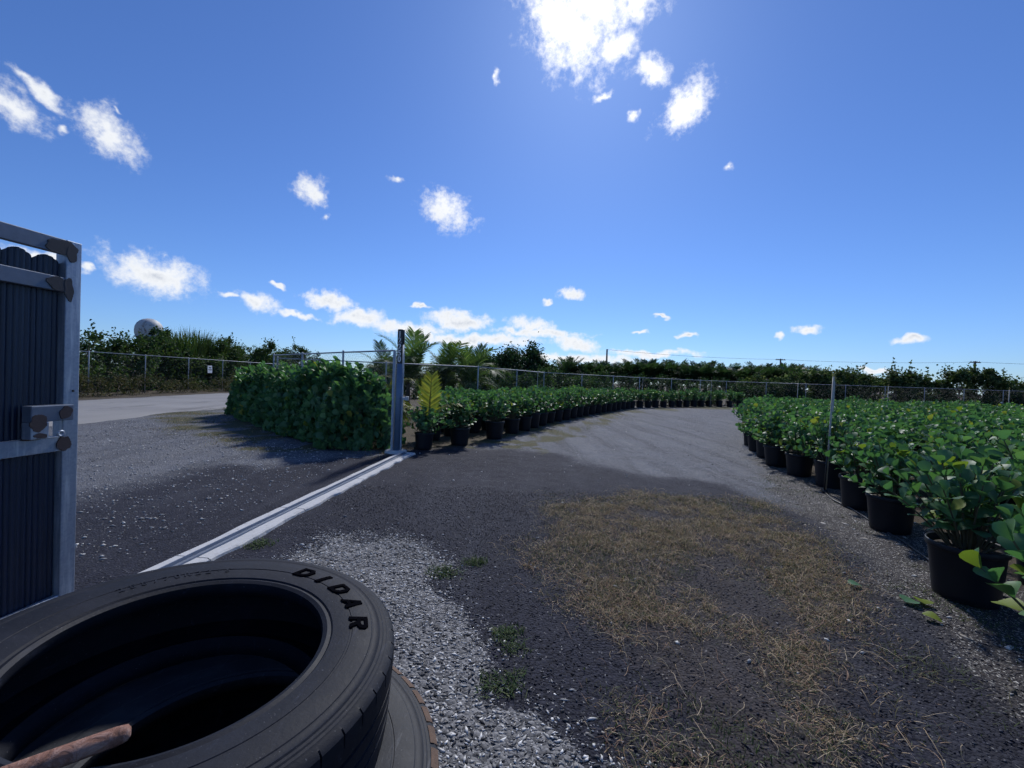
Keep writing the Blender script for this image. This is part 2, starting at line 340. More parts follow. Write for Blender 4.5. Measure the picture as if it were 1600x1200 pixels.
m, t, p, o = new_mat('gravel_ground'); tc = t.add('ShaderNodeTexCoord').outputs['Object']
A = t.add('ShaderNodeSeparateColor', {0: t.add('ShaderNodeAttribute', attribute_name='zoneA').outputs['Color']}).outputs
B = t.add('ShaderNodeSeparateColor', {0: t.add('ShaderNodeAttribute', attribute_name='zoneB').outputs['Color']}).outputs
n1 = t.noise(tc, 1.1, 4, .6); n8 = t.noise(tc, 7, 3, .65); n40 = t.noise(tc, 42, 3, .7)
vc = t.voro(tc, 62, 'Color'); vd = t.voro(tc, 62); vs_ = t.add('ShaderNodeSeparateColor', {0: vc}).outputs[0]
v2 = t.voro(tc, 130, 'Color'); v2s = t.add('ShaderNodeSeparateColor', {0: v2}).outputs[1]
def thr(z, k): return t.step(t.math('ADD', z, t.math('MULTIPLY', t.math('SUBTRACT', t.math('ADD', t.math('MULTIPLY', n40, .6), t.math('MULTIPLY', vs_, .4)), .5), k)), .25, .75)
rut = t.noise(t.add('ShaderNodeMapping', {'Vector': tc, 'Rotation': (0, 0, R(24)), 'Scale': (2.1, .22, 1)}).outputs[0], 1.0, 5, .6, .4)
grav = t.mix(vs_, (.052, .057, .068), (.165, .172, .195)); grav = t.mix(t.step(n1, .35, .7), grav, (.092, .095, .105)); grav = t.mix(t.math('MULTIPLY', t.step(rut, .47, .62), .6), grav, (.050, .053, .062)); grav = t.mix(t.math('MULTIPLY', t.step(rut, .46, .34), .4), grav, (.15, .152, .16)); grav = t.mix(t.step(v2s, .86, .93), grav, (.30, .295, .28)); grav = t.mix(t.math('MULTIPLY', t.step(n8, .5, .75), .5), grav, (.055, .057, .066))
dark = t.mix(vs_, (.0062, .0066, .0115), (.0265, .0275, .0415)); dark = t.mix(t.math('MULTIPLY', t.step(n1, .4, .7), .6), dark, (.025, .026, .037)); dark = t.mix(t.math('MULTIPLY', t.step(rut, .5, .66), .5), dark, (.038, .040, .052)); dark = t.mix(t.step(v2s, .985, .992), dark, (.20, .195, .19))
whit = t.mix(vs_, (.06, .06, .062), (.25, .245, .24))
oliv = t.mix(n40, (.035, .038, .018), (.12, .10, .045)); oliv = t.mix(t.step(n8, .45, .65), oliv, (.05, .06, .024))
dry = t.mix(n40, (.03, .026, .024), (.11, .08, .05))
shel = t.mix(n40, (.020, .018, .018), (.085, .074, .066)); shel = t.mix(t.step(v2s, .86, .92), shel, (.42, .40, .36))
soil = t.mix(n40, (.034, .027, .019), (.10, .074, .048)); soil = t.mix(t.step(n8, .5, .7), soil, (.06, .065, .03))
c = t.mix(thr(B[2], .7), grav, soil)
c = t.mix(thr(A[0], 1.2), c, dark)
c = t.mix(thr(A[2], 1.1), c, oliv)
c = t.mix(t.math('MULTIPLY', thr(B[1], 1.0), .8), c, shel)
c = t.mix(t.math('MULTIPLY', thr(B[0], 1.2), .35), c, dry)
c = t.mix(thr(A[1], 1.0), c, whit)
hgt = t.math('ADD', t.math('MULTIPLY', vd, -.8), t.math('ADD', t.math('MULTIPLY', n40, .7), t.math('MULTIPLY', n8, .8)))
setp(t, p, Base_Color=c, Roughness=.9, Specular_IOR_Level=.25, Normal=t.bump(hgt, .75, .014)); M['ground'] = m
gm.materials.append(m)
tag(link('ground', gm), kind='structure')

# road beyond the gate, running past on the left
m, t, p, o = new_mat('worn_pale_asphalt'); tc = t.add('ShaderNodeTexCoord').outputs['Object']
n1 = t.noise(t.vmath('MULTIPLY', tc, (1, .12, 1)), 1.6, 6, .65); n2 = t.noise(tc, 30, 5, .7)
c = t.mix(n1, (.17, .165, .16), (.30, .29, .275)); c = t.mix(t.math('MULTIPLY', n2, .4), c, (.16, .155, .15)); c = t.mix(t.step(t.noise(t.vmath('MULTIPLY', tc, (1, .25, 1)), .9, 7, .7), .56, .62), c, (.15, .145, .14))
setp(t, p, Base_Color=c, Roughness=.88, Normal=t.bump(n2, .4, .01)); M['road'] = m
Yr = np.arange(-40, 160, .5); e0 = -11.3 + (fbm(Yr * .7, Yr * 0 + 3, 4, 21) - .5) * 1.1; e1 = -18.2 + (fbm(Yr * .7, Yr * 0 + 9, 4, 22) - .5) * .8
Vr = np.concatenate([np.c_[e1, Yr, Yr * 0 + .022], np.c_[e0, Yr, Yr * 0 + .022], np.c_[e1 - .12, Yr, Yr * 0 - .03], np.c_[e0 + .12, Yr, Yr * 0 - .03]]); k = len(Yr); q = np.arange(k - 1)
Fr = np.concatenate([np.c_[q, q + k, q + k + 1, q + 1], np.c_[q + 2 * k, q, q + 1, q + 1 + 2 * k], np.c_[q + k, q + 3 * k, q + 3 * k + 1, q + k + 1]])
tag(link('road', np_mesh('road', Vr, Fr, M['road'])), kind='structure')

# ------------------------------------------------------------------ loose stones (chips too many to count)
def chips(name, pts, size, cols, flat=.45, seed=1, label='', cat='gravel', elong=1.6):
    r = np.random.default_rng(seed); n = len(pts)
    T = np.array([(1, 0, 0), (-.2, 1, 0), (-1, .1, 0), (.1, -1, 0), (.15, .1, 1), (-.1, -.1, -1)], float)
    FT = np.array([(0, 1, 4), (1, 2, 4), (2, 3, 4), (3, 0, 4), (1, 0, 5), (2, 1, 5), (3, 2, 5), (0, 3, 5)])
    V = T[None] * (1 + r.normal(0, .22, (n, 6, 1)))
    s = size[0] * (size[1] / size[0]) ** (r.random(n) ** 1.7)
    V = V * np.stack([s * (1 + r.random(n) * (elong - 1)), s * .75, s * flat], -1)[:, None]
    tx = r.normal(0, .35, n); az_ = r.random(n) * 6.283
    c, s_ = np.cos(tx)[:, None], np.sin(tx)[:, None]
    y, z = V[..., 1] * c - V[..., 2] * s_, V[..., 1] * s_ + V[..., 2] * c
    c, s_ = np.cos(az_)[:, None], np.sin(az_)[:, None]
    x, y = V[..., 0] * c - y * s_, V[..., 0] * s_ + y * c
    gz = ground_z(pts[:, 0], pts[:, 1])
    V = np.stack([x + pts[:, 0:1], y + pts[:, 1:2], z + (gz + s * flat * .35)[:, None]], -1).reshape(-1, 3)
    F = (FT[None] + (np.arange(n) * 6)[:, None, None]).reshape(-1, 3)
    ci = cols[r.integers(0, len(cols), n)] * (.7 + .6 * r.random((n, 1)))
    o = link(name, np_mesh(name, V, F, M['stone'], np.repeat(ci, 6, 0))); return tag(o, label, cat, kind='stuff')
def scatter(poly, n, seed, pad=0.0, amp=.0, fr=3, power=0.0, nseed=0, soft=.1):
    r = np.random.default_rng(seed); P = np.array(poly); lo, hi = P.min(0) - pad - amp, P.max(0) + pad + amp
    X = lo[0] + r.random(n) * (hi[0] - lo[0]); Y = lo[1] + r.random(n) * (hi[1] - lo[1])
    sd = polysd(X, Y, poly) + (fbm(X * fr, Y * fr, 4, nseed) - .5) * 2 * amp
    keep = r.random(n) < sstep(sd, -soft - pad, soft)
    return np.c_[X, Y][keep]
chips('pale_gravel', scatter([(-1.7, 3.85), (-1.02, 3.85), (-.42, 2.95), (-.14, 2.4), (.06, 2.0), (.36, 1.72), (.62, 1.4), (.75, .9), (-1.2, .9), (-1.6, 2.4)], 75000, 31, .18, .32, 3.0, 0, 12, .1), (.003, .0125),
      np.array([(.50, .49, .47), (.36, .355, .34), (.18, .178, .175), (.60, .585, .55), (.07, .07, .072), (.26, .245, .225), (.035, .035, .038)]), .4, 41, 'pale chipped gravel spread in a wedge beside the stacked tyres', elong=2.2)
pd = scatter([(-2.0, 5.6), (3.3, 5.6), (2.9, 1.0), (.2, 1.0), (-1.8, 3.0)], 64000, 32, .1, .2, 2); pd = pd[polysd(pd[:, 0], pd[:, 1], WHITE) < .05]
chips('dark_gravel', pd, (.003, .009), np.array([(.010, .0105, .017), (.019, .020, .029), (.031, .032, .044), (.052, .053, .066)]), .6, 42, 'black crushed millings covering the yard inside the gate track', elong=1.4)
pl = np.concatenate([scatter([(-11, 12), (-6.4, 3.4), (-2.9, 3.2), (-2.7, 7.6)], 9000, 33), scatter([(-2.0, 8.4), (-2.2, 3.2), (3.0, 1.4), (4.6, 7), (7, 13), (5, 16), (1, 9)], 900, 34)])
chips('loose_stone', pl, (.006, .02), np.array([(.38, .37, .36), (.25, .25, .25), (.5, .49, .46)]), .6, 43, 'scattered light stones on the gravel yard and drive')
psh = scatter(SHELL, 5200, 35, .1, .25, 2)
chips('wood_chip', psh, (.006, .022), np.array([(.30, .27, .23), (.16, .13, .11), (.45, .42, .38), (.08, .07, .06)]), .25, 44, 'wood chips and shell bits along the right row of pots', 'mulch', 3.0)

# ------------------------------------------------------------------ sliding-gate track set in a concrete strip
TR0, TR1 = Vector((-1.985, 8.02, 0)), Vector((-2.740, .4, 0)); tdir = (TR1 - TR0).normalized(); tnor = Vector((tdir.y, -tdir.x, 0)); TL = (TR1 - TR0).length
if tnor.x > 0: tnor = -tnor                                         # tnor points to the road side (left)
trk = thing('gate_track', 'long white concrete strip with steel gate rail crossing the gravel', 'gate track', TR0)
cuts = [0, .9, 2.15, 3.55, 4.8, 6.2, TL]
rr = random.Random(5)
for a, b in zip(cuts[:-1], cuts[1:]):
    n = max(3, int((b - a) / .055)); vv, ff = [], []
    for i in range(n + 1):
        s_ = a + .006 + (b - a - .012) * i / n
        wl = .145 + (float(fbm(np.array(s_ * 3.), np.array(1.), 4, 51)) - .5) * .03; wr = .150 + (float(fbm(np.array(s_ * 4.), np.array(5.), 4, 52)) - .5) * .07
        base = tdir * s_; h = .030 + (float(fbm(np.array(s_ * 2.), np.array(7.), 2, 53)) - .5) * .008
        L_, R_ = base + tnor * wl, base - tnor * wr
        for q_, z in ((L_ + tnor * .012, -.05), (L_, h - .006), (L_ - tnor * .012, h), (R_ + tnor * .02, h), (R_, h - .012), (R_ - tnor * .015, -.05)): vv.append((q_.x, q_.y, z))
    for i in range(n):
        for j in range(5): ff.append((i * 6 + j, i * 6 + j + 1, i * 6 + 6 + j + 1, i * 6 + 6 + j))
    ff += [tuple(range(6)), tuple(range(n * 6 + 5, n * 6 - 1, -1))]
    MB().add(vv, ff).build('concrete_slab', M['conc'], trk)
mb = MB()
for off, wd, h0, h1 in ((0, .045, .028, .040), (0, .012, .038, .062)):
    a, b = tdir * .12, tdir * (TL - .05)
    P = [a + tnor * wd, a - tnor * wd, b - tnor * wd, b + tnor * wd]
    k = .35 if h1 > .05 else .9
    Q = [a + tnor * wd * k, a - tnor * wd * k, b - tnor * wd * k, b + tnor * wd * k]
    mb.add([(v.x, v.y, h0) for v in P] + [(v.x, v.y, h1) for v in Q], [(0, 1, 2, 3), (4, 7, 6, 5), (0, 4, 5, 1), (1, 5, 6, 2), (2, 6, 7, 3), (3, 7, 4, 0)])
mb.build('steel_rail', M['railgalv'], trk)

# ------------------------------------------------------------------ sliding gate leaf at the left edge
GE = TR0 + tdir * ((8.02 - 2.413) / -tdir.y)
gate = thing('sliding_gate', 'navy picket sliding gate in galvanised tube frame at the left edge', 'gate', (GE.x, GE.y, 0), math.atan2(-tdir.y, -tdir.x) - math.pi / 2)
GLn = 2.7
def gbox(name, a, b, mat, bev=.004): return MB().box(a, b, bev).build(name, M[mat], gate)
gbox('end_stile', (-.034, -.076, .12), (.034, 0, 2.199), 'galv')
gbox('end_stile', (-.034, -GLn, .12), (.034, -GLn + .076, 2.199), 'galv')
for nm, z0, z1 in (('top_rail', 2.114, 2.197), ('upper_rail', 1.905, 1.986), ('middle_rail', 1.016, 1.101), ('bottom_rail', .122, .2)):
    gbox(nm, (-.001, -GLn + .0765, z0), (.033, -.0765, z1), 'railgalv' if z0 > 1.5 else 'galv')  # two upper rails take the darker steel: shade put into colour
gbox('latch_bar', (.036, -.262, 1.193), (.094, -.07, 1.279), 'railgalv')
gbox('latch_post', (.036, -.262, 1.105), (.094, -.184, 1.1925), 'galv')
for yy in (-.45, -GLn + .45):                                        # wheels that run on the rail
    MB().lathe([(.012, -.014), (.056, -.014), (.056, -.009), (.046, -.003), (.046, .003), (.056, .009), (.056, .014), (.012, .014)], 24, True).build('roller_wheel', M['wire'], gate, (0, yy, .112), (0, math.pi / 2, 0))
def blotch(cx, cy, ry, rz, mat, seed, x=.036, a=0):
    r = random.Random(seed); n = 40; vv = []
    for i in range(n):
        t_ = 2 * math.pi * i / n; k = 1 + .13 * math.sin(2 * t_ + seed) + .07 * math.sin(5 * t_ + 2 * seed) + r.uniform(-.05, .05); vv.append((x + .0015, cx + .9 * ry * k * math.cos(t_ + a), cy + .9 * rz * k * math.sin(t_ + a)))
    vv += [(x - .004, v[1], v[2]) for v in vv]
    MB().add(vv, [tuple(range(n))] + [(i, i + n, (i + 1) % n + n, (i + 1) % n) for i in range(n)]).build('weld_or_hole_patch', M[mat], gate)
blotch(-.098, 2.150, .075, .050, 'primer', 1); blotch(-.052, 2.124, .024, .058, 'primer', 2, .0365)
blotch(-.108, 1.943, .060, .042, 'primer', 3); blotch(-.062, 1.924, .026, .066, 'primer', 4, .0365)
blotch(-.232, 1.190, .045, .045, 'rustprimer', 5, .096); blotch(-.110, 1.237, .034, .036, 'rustprimer', 6, .097); blotch(-.205, 1.108, .062, .018, 'rustprimer', 7, .0375)
blotch(-.072, 1.056, .034, .050, 'rustprimer', 8, .0385); blotch(-.222, 1.122, .030, .016, 'rustprimer', 9, .0965)
blotch(-.031, 1.352, .0065, .0065, 'blackpaint', 10, .0362)  # bolt hole in the stile: black disc painted for the dark inside
tb = MB().lathe([(.008, -.004), (.019, -.004), (.019, .004), (.008, .004)], 18, True).build('lock_eye', M['galv'], gate, (.06, -.105, 1.118), (0, math.pi / 2, 0))
def picket(y0, y1, z0, z1, rnd):
    n = 24; vv, ff = [], []
    for side in (0, 1):
        for i in range(n + 1):
            u = i / n; ph = (u * 5) % 1.0; ridge = .008 * (1 if .30 < ph < .70 else (max(0, (ph / .30)) if ph <= .3 else (1 - ph) / .30))
            x = -.014 + ridge - side * .0012; y = y0 + (y1 - y0) * u
            zt = z1 - (.034 * (2 * u - 1) ** 2 if rnd else 0)
            vv += [(x, y, z0), (x, y, zt)]
    m_ = 2 * (n + 1)
    for i in range(n):
        a = 2 * i; ff.append((a, a + 2, a + 3, a + 1)); ff.append((m_ + a + 1, m_ + a + 3, m_ + a + 2, m_ + a)); ff.append((a + 1, a + 3, m_ + a + 3, m_ + a + 1)); ff.append((a, m_ + a, m_ + a + 2, a + 2))
    ff += [(0, 1, m_ + 1, m_), (2 * n, m_ + 2 * n, m_ + 2 * n + 1, 2 * n + 1)]
    MB().add(vv, ff).build('picket', M['navy'], gate)
yy = -.0765; k = 0
while yy - .122 > -GLn:
    if k == 0: picket(yy - .122, yy, .1, 1.100, False); picket(yy - .122, yy, 1.194, 2.098, True)
    else: picket(yy - .122, yy, .1, 2.098 + rr.uniform(-.004, .006), True)
    yy -= .1225; k += 1

# ------------------------------------------------------------------ gate post with house number
PX, PY = -2.235, 8.2
gp = thing('gate_post', 'tall blue-grey steel gate post with white number 12250', 'post', (PX, PY, 0))
lean = .012
MB().tube([(0, 0, -.1), (lean * 2.2, 0, 2.12)], .066, 24).build('shaft', M['bluepost'], gp)
MB().lathe([(0, 0), (.0685, 0), (.0685, .28), (.062, .292), (0, .295)], 24).build('black_cap', M['blackpaint'], gp, (lean * 2.0, 0, 2.118))
MB().lathe([(0, .028), (.17, .03), (.205, .018), (.225, -.04)], 22).build('footing', M['conc'], gp, (-.02, .02, .006))
MB().box((-.118, -.03, -.02), (-.068, .03, 1.99), .004).build('side_channel', M['galv'], gp)
MB().box((.067, -.022, .0), (.098, .022, 1.95), .004).build('side_channel', M['galv'], gp)
MB().box((.09, -.07, 1.03), (.20, -.01, 1.085), .004).build('latch_catch', M['galv'], gp)
MB().box((.16, -.085, 1.02), (.215, -.0, 1.10), .004).build('latch_keeper', M['fence'], gp)
ps = MB()
nseg = 10
vv, ff = [], []
for i in range(nseg + 1):
    a = -math.pi / 2 + R(-46 + 92 * i / nseg)
    for z in (1.74, 2.4): vv.append((.0705 * math.cos(a), .0705 * math.sin(a), z))
for i in range(nseg): ff.append((2 * i, 2 * i + 2, 2 * i + 3, 2 * i + 1))
ps.add(vv, ff, True).build('number_strip', M['blackpaint'], gp, (lean * 2, 0, 0))
def text_mesh(body, size, extrude, offset=0.0):
    cu = bpy.data.curves.new('txt', 'FONT'); cu.body = body; cu.size = size; cu.extrude = extrude; cu.offset = offset; cu.align_x = 'CENTER'; cu.align_y = 'CENTER'
    ob = bpy.data.objects.new('txt', cu); COL.objects.link(ob); bpy.context.view_layer.update()
    me = bpy.data.meshes.new_from_object(ob.evaluated_get(bpy.context.evaluated_depsgraph_get()))
    V = np.empty(len(me.vertices) * 3); me.vertices.foreach_get('co', V); V = V.reshape(-1, 3); Fs = [tuple(p.vertices) for p in me.polygons]
    bpy.data.objects.remove(ob); bpy.data.meshes.remove(me); V[:, 0] -= (V[:, 0].min() + V[:, 0].max()) / 2; V[:, 1] -= (V[:, 1].min() + V[:, 1].max()) / 2
    return V, Fs
for i, ch in enumerate('12250'):
    V, Fs = text_mesh(ch, .155, .001, .0035); V[:, 0] *= .85
    a = -math.pi / 2 + V[:, 0] / .0725 - .10; rad = .0722 + V[:, 2]
    MB().add(np.c_[rad * np.cos(a) + lean * 2, rad * np.sin(a), V[:, 1] + 2.315 - i * .122].tolist(), Fs).build('digit', M['white'], gp)

# ------------------------------------------------------------------ stacked truck tyres
def tyre_mesh(name, mat, notches=54):
    prof = [(.294, .040), (.287, .022), (.289, .008), (.299, .003), (.308, .006), (.312, .002), (.345, -.002), (.352, -.0022), (.3535, -.0008), (.3575, -.0008), (.359, -.0024), (.385, -.003), (.405, -.0012), (.407, .0004), (.410, .0004), (.412, .0005), (.418, .002), (.424, .0005), (.427, .003), (.433, .003), (.436, .005), (.442, .005), (.446, .0075), (.455, .010), (.4635, .018), (.466, .046)]
    z = .046; 
    for gz in (.078, .1175, .157): prof += [(.466, gz - .0045), (.458, gz - .003), (.458, gz + .003), (.466, gz + .0045)]
    top = [(r, .235 - z) for r, z in prof[:26]][::-1]
    prof = prof + top
    prof += [(.31, .180), (.36, .205), (.42, .195), (.447, .15), (.45, .1175), (.447, .085), (.42, .04), (.36, .03), (.31, .055)]
    prof = [(r, .235 - z) for r, z in prof][::-1]
    ang, cut = [], []
    for k in range(notches):
        for fr, c_ in ((0, 0), (.30, 0), (.60, 0), (.90, 0), (.91, 1), (.97, 1), (.98, 0)): ang.append(2 * math.pi * (k + fr) / notches); cut.append(c_)
    P = np.array(prof); m_ = len(P); A_ = np.array(ang); C_ = np.array(cut)
    rad = np.repeat(P[None, :, 0], len(A_), 0); zz = np.repeat(P[None, :, 1], len(A_), 0)
    sh = (P[:, 0] > .456) & ((P[:, 1] < .03) | (P[:, 1] > .205)) & (np.abs(P[:, 0] - .447) > 1e-6)
    rad -= (C_[:, None] * sh[None]) * .006
    V = np.stack([rad * np.cos(A_)[:, None], rad * np.sin(A_)[:, None], zz], -1).reshape(-1, 3)
    i, j = np.meshgrid(np.arange(len(A_)), np.arange(m_), indexing='ij'); i2, j2 = (i + 1) % len(A_), (j + 1) % m_
    Fq = np.stack([i * m_ + j, i2 * m_ + j, i2 * m_ + j2, i * m_ + j2], -1).reshape(-1, 4)
    me = np_mesh(name, V, Fq, M[mat]); 
    me.polygons.foreach_set('use_smooth', np.repeat(True, len(me.polygons))); 
    try: me.set_sharp_from_angle(angle=R(32))
    except Exception: pass
    return me
def ring(o_, i_): return [[o_[k], o_[(k + 1) % len(o_)], i_[(k + 1) % len(i_)], i_[k]] for k in range(len(o_))]
GLYPH = {'D': ring([(0, 0), (.7, 0), (1, .28), (1, .72), (.7, 1), (0, 1)], [(.27, .21), (.6, .21), (.73, .36), (.73, .64), (.6, .79), (.27, .79)]), 'I': [[(0, 0), (.28, 0), (.28, 1), (0, 1)]],
         'A': [[(0, 0), (.27, 0), (.5, .70), (.5, 1), (.36, 1)], [(.73, 0), (1, 0), (.64, 1), (.5, 1), (.5, .70)], [(.336, .2), (.664, .2), (.605, .38), (.395, .38)]],
         'R': [[(0, 0), (.26, 0), (.26, 1), (0, 1)], [(.43, .42), (.70, 0), (1.02, 0), (.72, .42)]] + ring([(.26, 1), (.78, 1), (1, .84), (1, .56), (.80, .42), (.26, .42)], [(.26, .80), (.66, .80), (.74, .74), (.74, .67), (.66, .61), (.26, .61)])[:5]}
TY = (-.70, .808)
tA = tyre_mesh('carcass', 'rubber'); tB = tyre_mesh('carcass', 'rubber2')
for i, (x, y, z, lab) in enumerate([(-.7438, .942, .6377, 'worn black truck tyre on top of the stack, lettered on its sidewall'), (-.615, .893, .402, 'dust-covered truck tyre second from the top, sticking out to the right'),
                                   (-.69, .91, .167, 'truck tyre third from the top, hidden low in the stack'), (-.67, .92, -.068, 'bottom truck tyre of the stack resting on the gravel')]):
    ty = thing('truck_tyre', lab, 'tyre', (x, y, z), R(13 * i), 'stacked truck tyres'); ty.rotation_euler = (R(.5), R((4.5, 4.5, 3.2, 1.6)[i]), R(13 * i) if i > 1 else 0)
    link('carcass', tA if i in (0, 2) else tB, ty)
    if i == 0:
        for ch, a in zip('DIDAR', (75.0, 63.9, 51.2, 37.6, 22.6)):
            vv, ff = [], []
            for pg_ in GLYPH[ch]:
                q_ = np.array(pg_) - [.5 if ch != 'I' else .14, .5]; tx = q_[:, 0] * .052 + q_[:, 1] * .014; ty_ = q_[:, 1] * .046
                th = R(a) - tx / .385; rad = .374 + ty_; zs_ = np.interp(rad, [.312, .345, .385, .418, .427, .446], [.2330, .2370, .2380, .2335, .2320, .2275]); n_ = len(q_); b_ = len(vv)
                vv += np.c_[rad * np.cos(th), rad * np.sin(th), zs_ + .0038].tolist() + np.c_[rad * np.cos(th), rad * np.sin(th), zs_ - .004].tolist()
                ff += [tuple(range(b_, b_ + n_))] + [(b_ + i_, b_ + n_ + i_, b_ + n_ + (i_ + 1) % n_, b_ + (i_ + 1) % n_) for i_ in range(n_)]
            MB().add(vv, ff).build('raised_letter', M['letter'], ty)
        for k_, ch in enumerate('255/70R22.5'):
            V, Fs = text_mesh(ch, .030, .0005, .0004)
            th = R(151 - k_ * 4.0) - V[:, 0] / .36; rad = .352 + V[:, 1]
            MB().add(np.c_[rad * np.cos(th), rad * np.sin(th), .2378 + V[:, 2]].tolist(), Fs).build('size_mark', M['rubber'], ty)
# rust dirt caked on the shoulder of the second tyre
r0 = random.Random(3); vv, ff = [], []
n = 90
for i in range(n + 1):
    a = R(-75 + 150 * i / n); k = .5 + .5 * math.sin(i * 1.7) * r0.uniform(.3, 1)
    for rad, z in ((.4445, .2290), (.4525, .2265), (.4625, .2200), (.4672, .196 - .012 * k)): vv.append((rad * math.cos(a), rad * math.sin(a), z + .0012))
for i in range(n):
    for j in range(3):
        if i % 5 != 4: ff.append((i * 4 + j, (i + 1) * 4 + j, (i + 1) * 4 + j + 1, i * 4 + j + 1)[::-1])
MB().add(vv, ff).build('caked_dirt', mat_plain('rusty_dirt', (.12, .075, .05), .95, 0, .6, 22, .8, 60), [o for o in bpy.data.objects if o.name == 'truck_tyre.001'][0], None, (0, 0, R(8)))
# rusty pipe lying across the near edge of the top tyre
pt = MB(); a = Vector((-.6285, .7018, .8800)); b = Vector((-.900, .455, .8990)); d = (b - a).normalized(); pts, rad = [], []
for k, (s_, r_) in enumerate([(0, .006), (.004, .012), (.011, .0135), (.02, .0145), (.10, .0148), (.2, .0143), (.30, .0148), (.40, .0145), (.404, .011)]): pts.append(a + d * s_); rad.append(r_)
tag(pt.tube(pts, rad, 20).build('rusty_pipe', M['rust']), 'short rusty iron pipe lying over the hole of the top tyre', 'pipe')

# ------------------------------------------------------------------ broad-leaved nursery shrubs in pots
def leaf_template(rows):
    T = {6: [(0, .05), (.22, .20), (.48, .36), (.72, .44), (.90, .33), (1, .06)], 4: [(0, .06), (.40, .32), (.78, .43), (1, .10)]}[rows]
    V, Fq = [], []
    for t_, w_ in T:
        z = .10 * math.sin(t_ * 2.4) - .10 * t_ * t_
        V += [(-w_, t_, z + w_ * .22), (0, t_, z), (w_, t_, z + w_ * .22)]
    for i in range(rows - 1):
        for j in range(2): a = i * 3 + j; Fq.append((a, a + 1, a + 4, a + 3))
    return np.array(V), np.array(Fq)
L6, L4 = leaf_template(6), leaf_template(4)
def frames(D, Nrm):
    D = D / np.linalg.norm(D, axis=1, keepdims=True); Nn = Nrm - D * (Nrm * D).sum(1, keepdims=True); Nn /= np.linalg.norm(Nn, axis=1, keepdims=True) + 1e-9
    return np.stack([np.cross(D, Nn), D, Nn], -1)                   # columns: width, length, normal
def leaves_mesh(name, tpl, P, Rm, S, Cc, mat, smooth=True):
    T, Fq = tpl; n = len(P); V = np.einsum('nij,kj->nki', Rm, T) * S[:, None, None] + P[:, None]
    Fa = (Fq[None] + (np.arange(n) * len(T))[:, None, None]).reshape(-1, Fq.shape[1])
    return np_mesh(name, V.reshape(-1, 3), Fa, mat, np.repeat(Cc, len(T), 0), smooth)
def leaf_cols(n, r, young=.07, up=None):
    b = np.array([(.060, .138, .064), (.085, .178, .078), (.115, .215, .090), (.070, .155, .078)])[r.integers(0, 4, n)] * (.75 + .5 * r.random((n, 1)))
    y = np.array([(.17, .22, .03), (.10, .17, .035), (.24, .25, .05)])[r.integers(0, 3, n)]
    k = r.random(n) < young; b[k] = y[k]; return b
def clusia(seed, RX=.41, top=1.07, nst=29, z0=.37, leaf=.112):
    """stems and paired leaves of one shrub; pot top at about z0"""
    r = np.random.default_rng(seed); P, D, Nn, S = [], [], [], []; stems = MB()
    for i in range(nst):
        th = i * 2.39996 + r.uniform(-.3, .3); q = ((i + .5) / nst) ** .62
        tip = np.array([math.cos(th) * RX * q * r.uniform(.85, 1.1), math.sin(th) * RX * q * r.uniform(.85, 1.1), z0 + .08 + (top - z0 - .17) * (math.sqrt(max(0, 1 - (q * .86) ** 2)) * r.uniform(.86, 1.05))])
        if q > .82 and r.random() < .6: tip[2] = z0 + r.uniform(.10, .32)
        b = np.array([math.cos(th) * .09 * q, math.sin(th) * .09 * q, z0 - .03]); c = np.array([tip[0] * .55, tip[1] * .55, (b[2] + tip[2]) / 2 + .03])
        ts = np.linspace(0, 1, 7); cur = [(1 - u) ** 2 * b + 2 * u * (1 - u) * c + u * u * tip for u in ts]
        stems.tube([tuple(x) for x in cur], [.008, .0075, .007, .006, .0055, .005, .004], 5, False)
        phase = r.random() * 3.14
        for k, u in enumerate((.33, .50, .66, .83, 1.0)):
            pos = (1 - u) ** 2 * b + 2 * u * (1 - u) * c + u * u * tip; sd = 2 * (1 - u) * (c - b) + 2 * u * (tip - c); sd /= np.linalg.norm(sd)
            sd = sd * .75 + np.array([0, 0, .35]); sd /= np.linalg.norm(sd)
            ax = np.cross(sd, [.3, .2, .9]); ax /= np.linalg.norm(ax); bx = np.cross(sd, ax)
            for s_ in (0, math.pi):
                a = phase + k * math.pi / 2 + s_ + r.uniform(-.35, .35); out = ax * math.cos(a) + bx * math.sin(a)
                sp = R((66, 56, 48, 38, 22)[k]) + r.uniform(-.2, .25)
                D.append(sd * math.cos(sp) + out * math.sin(sp) + r.normal(0, .08, 3)); Nn.append(sd * 1.0 - out * .25 + r.normal(0, .16, 3)); P.append(pos); S.append(leaf * r.uniform(.72, 1.18) * (.8 if k == 4 else 1))
    P, D, Nn, S = map(np.array, (P, D, Nn, S)); return P, frames(D, Nn), S, stems, r
NV = 10
VAR = []
for k in range(NV):
    P, Rm, S, stems, r = clusia(100 + k, top=1.12 + .09 * math.sin(k * 2.1), RX=.44 + .045 * math.cos(k * 1.7), nst=(29, 25, 29, 27, 29, 23, 28, 29, 26, 29)[k])
    VAR.append((leaves_mesh('foliage', L6, P, Rm, S, leaf_cols(len(P), r), M['clusia']), stems.mesh('stems', M['stem']), (P, Rm, S)))
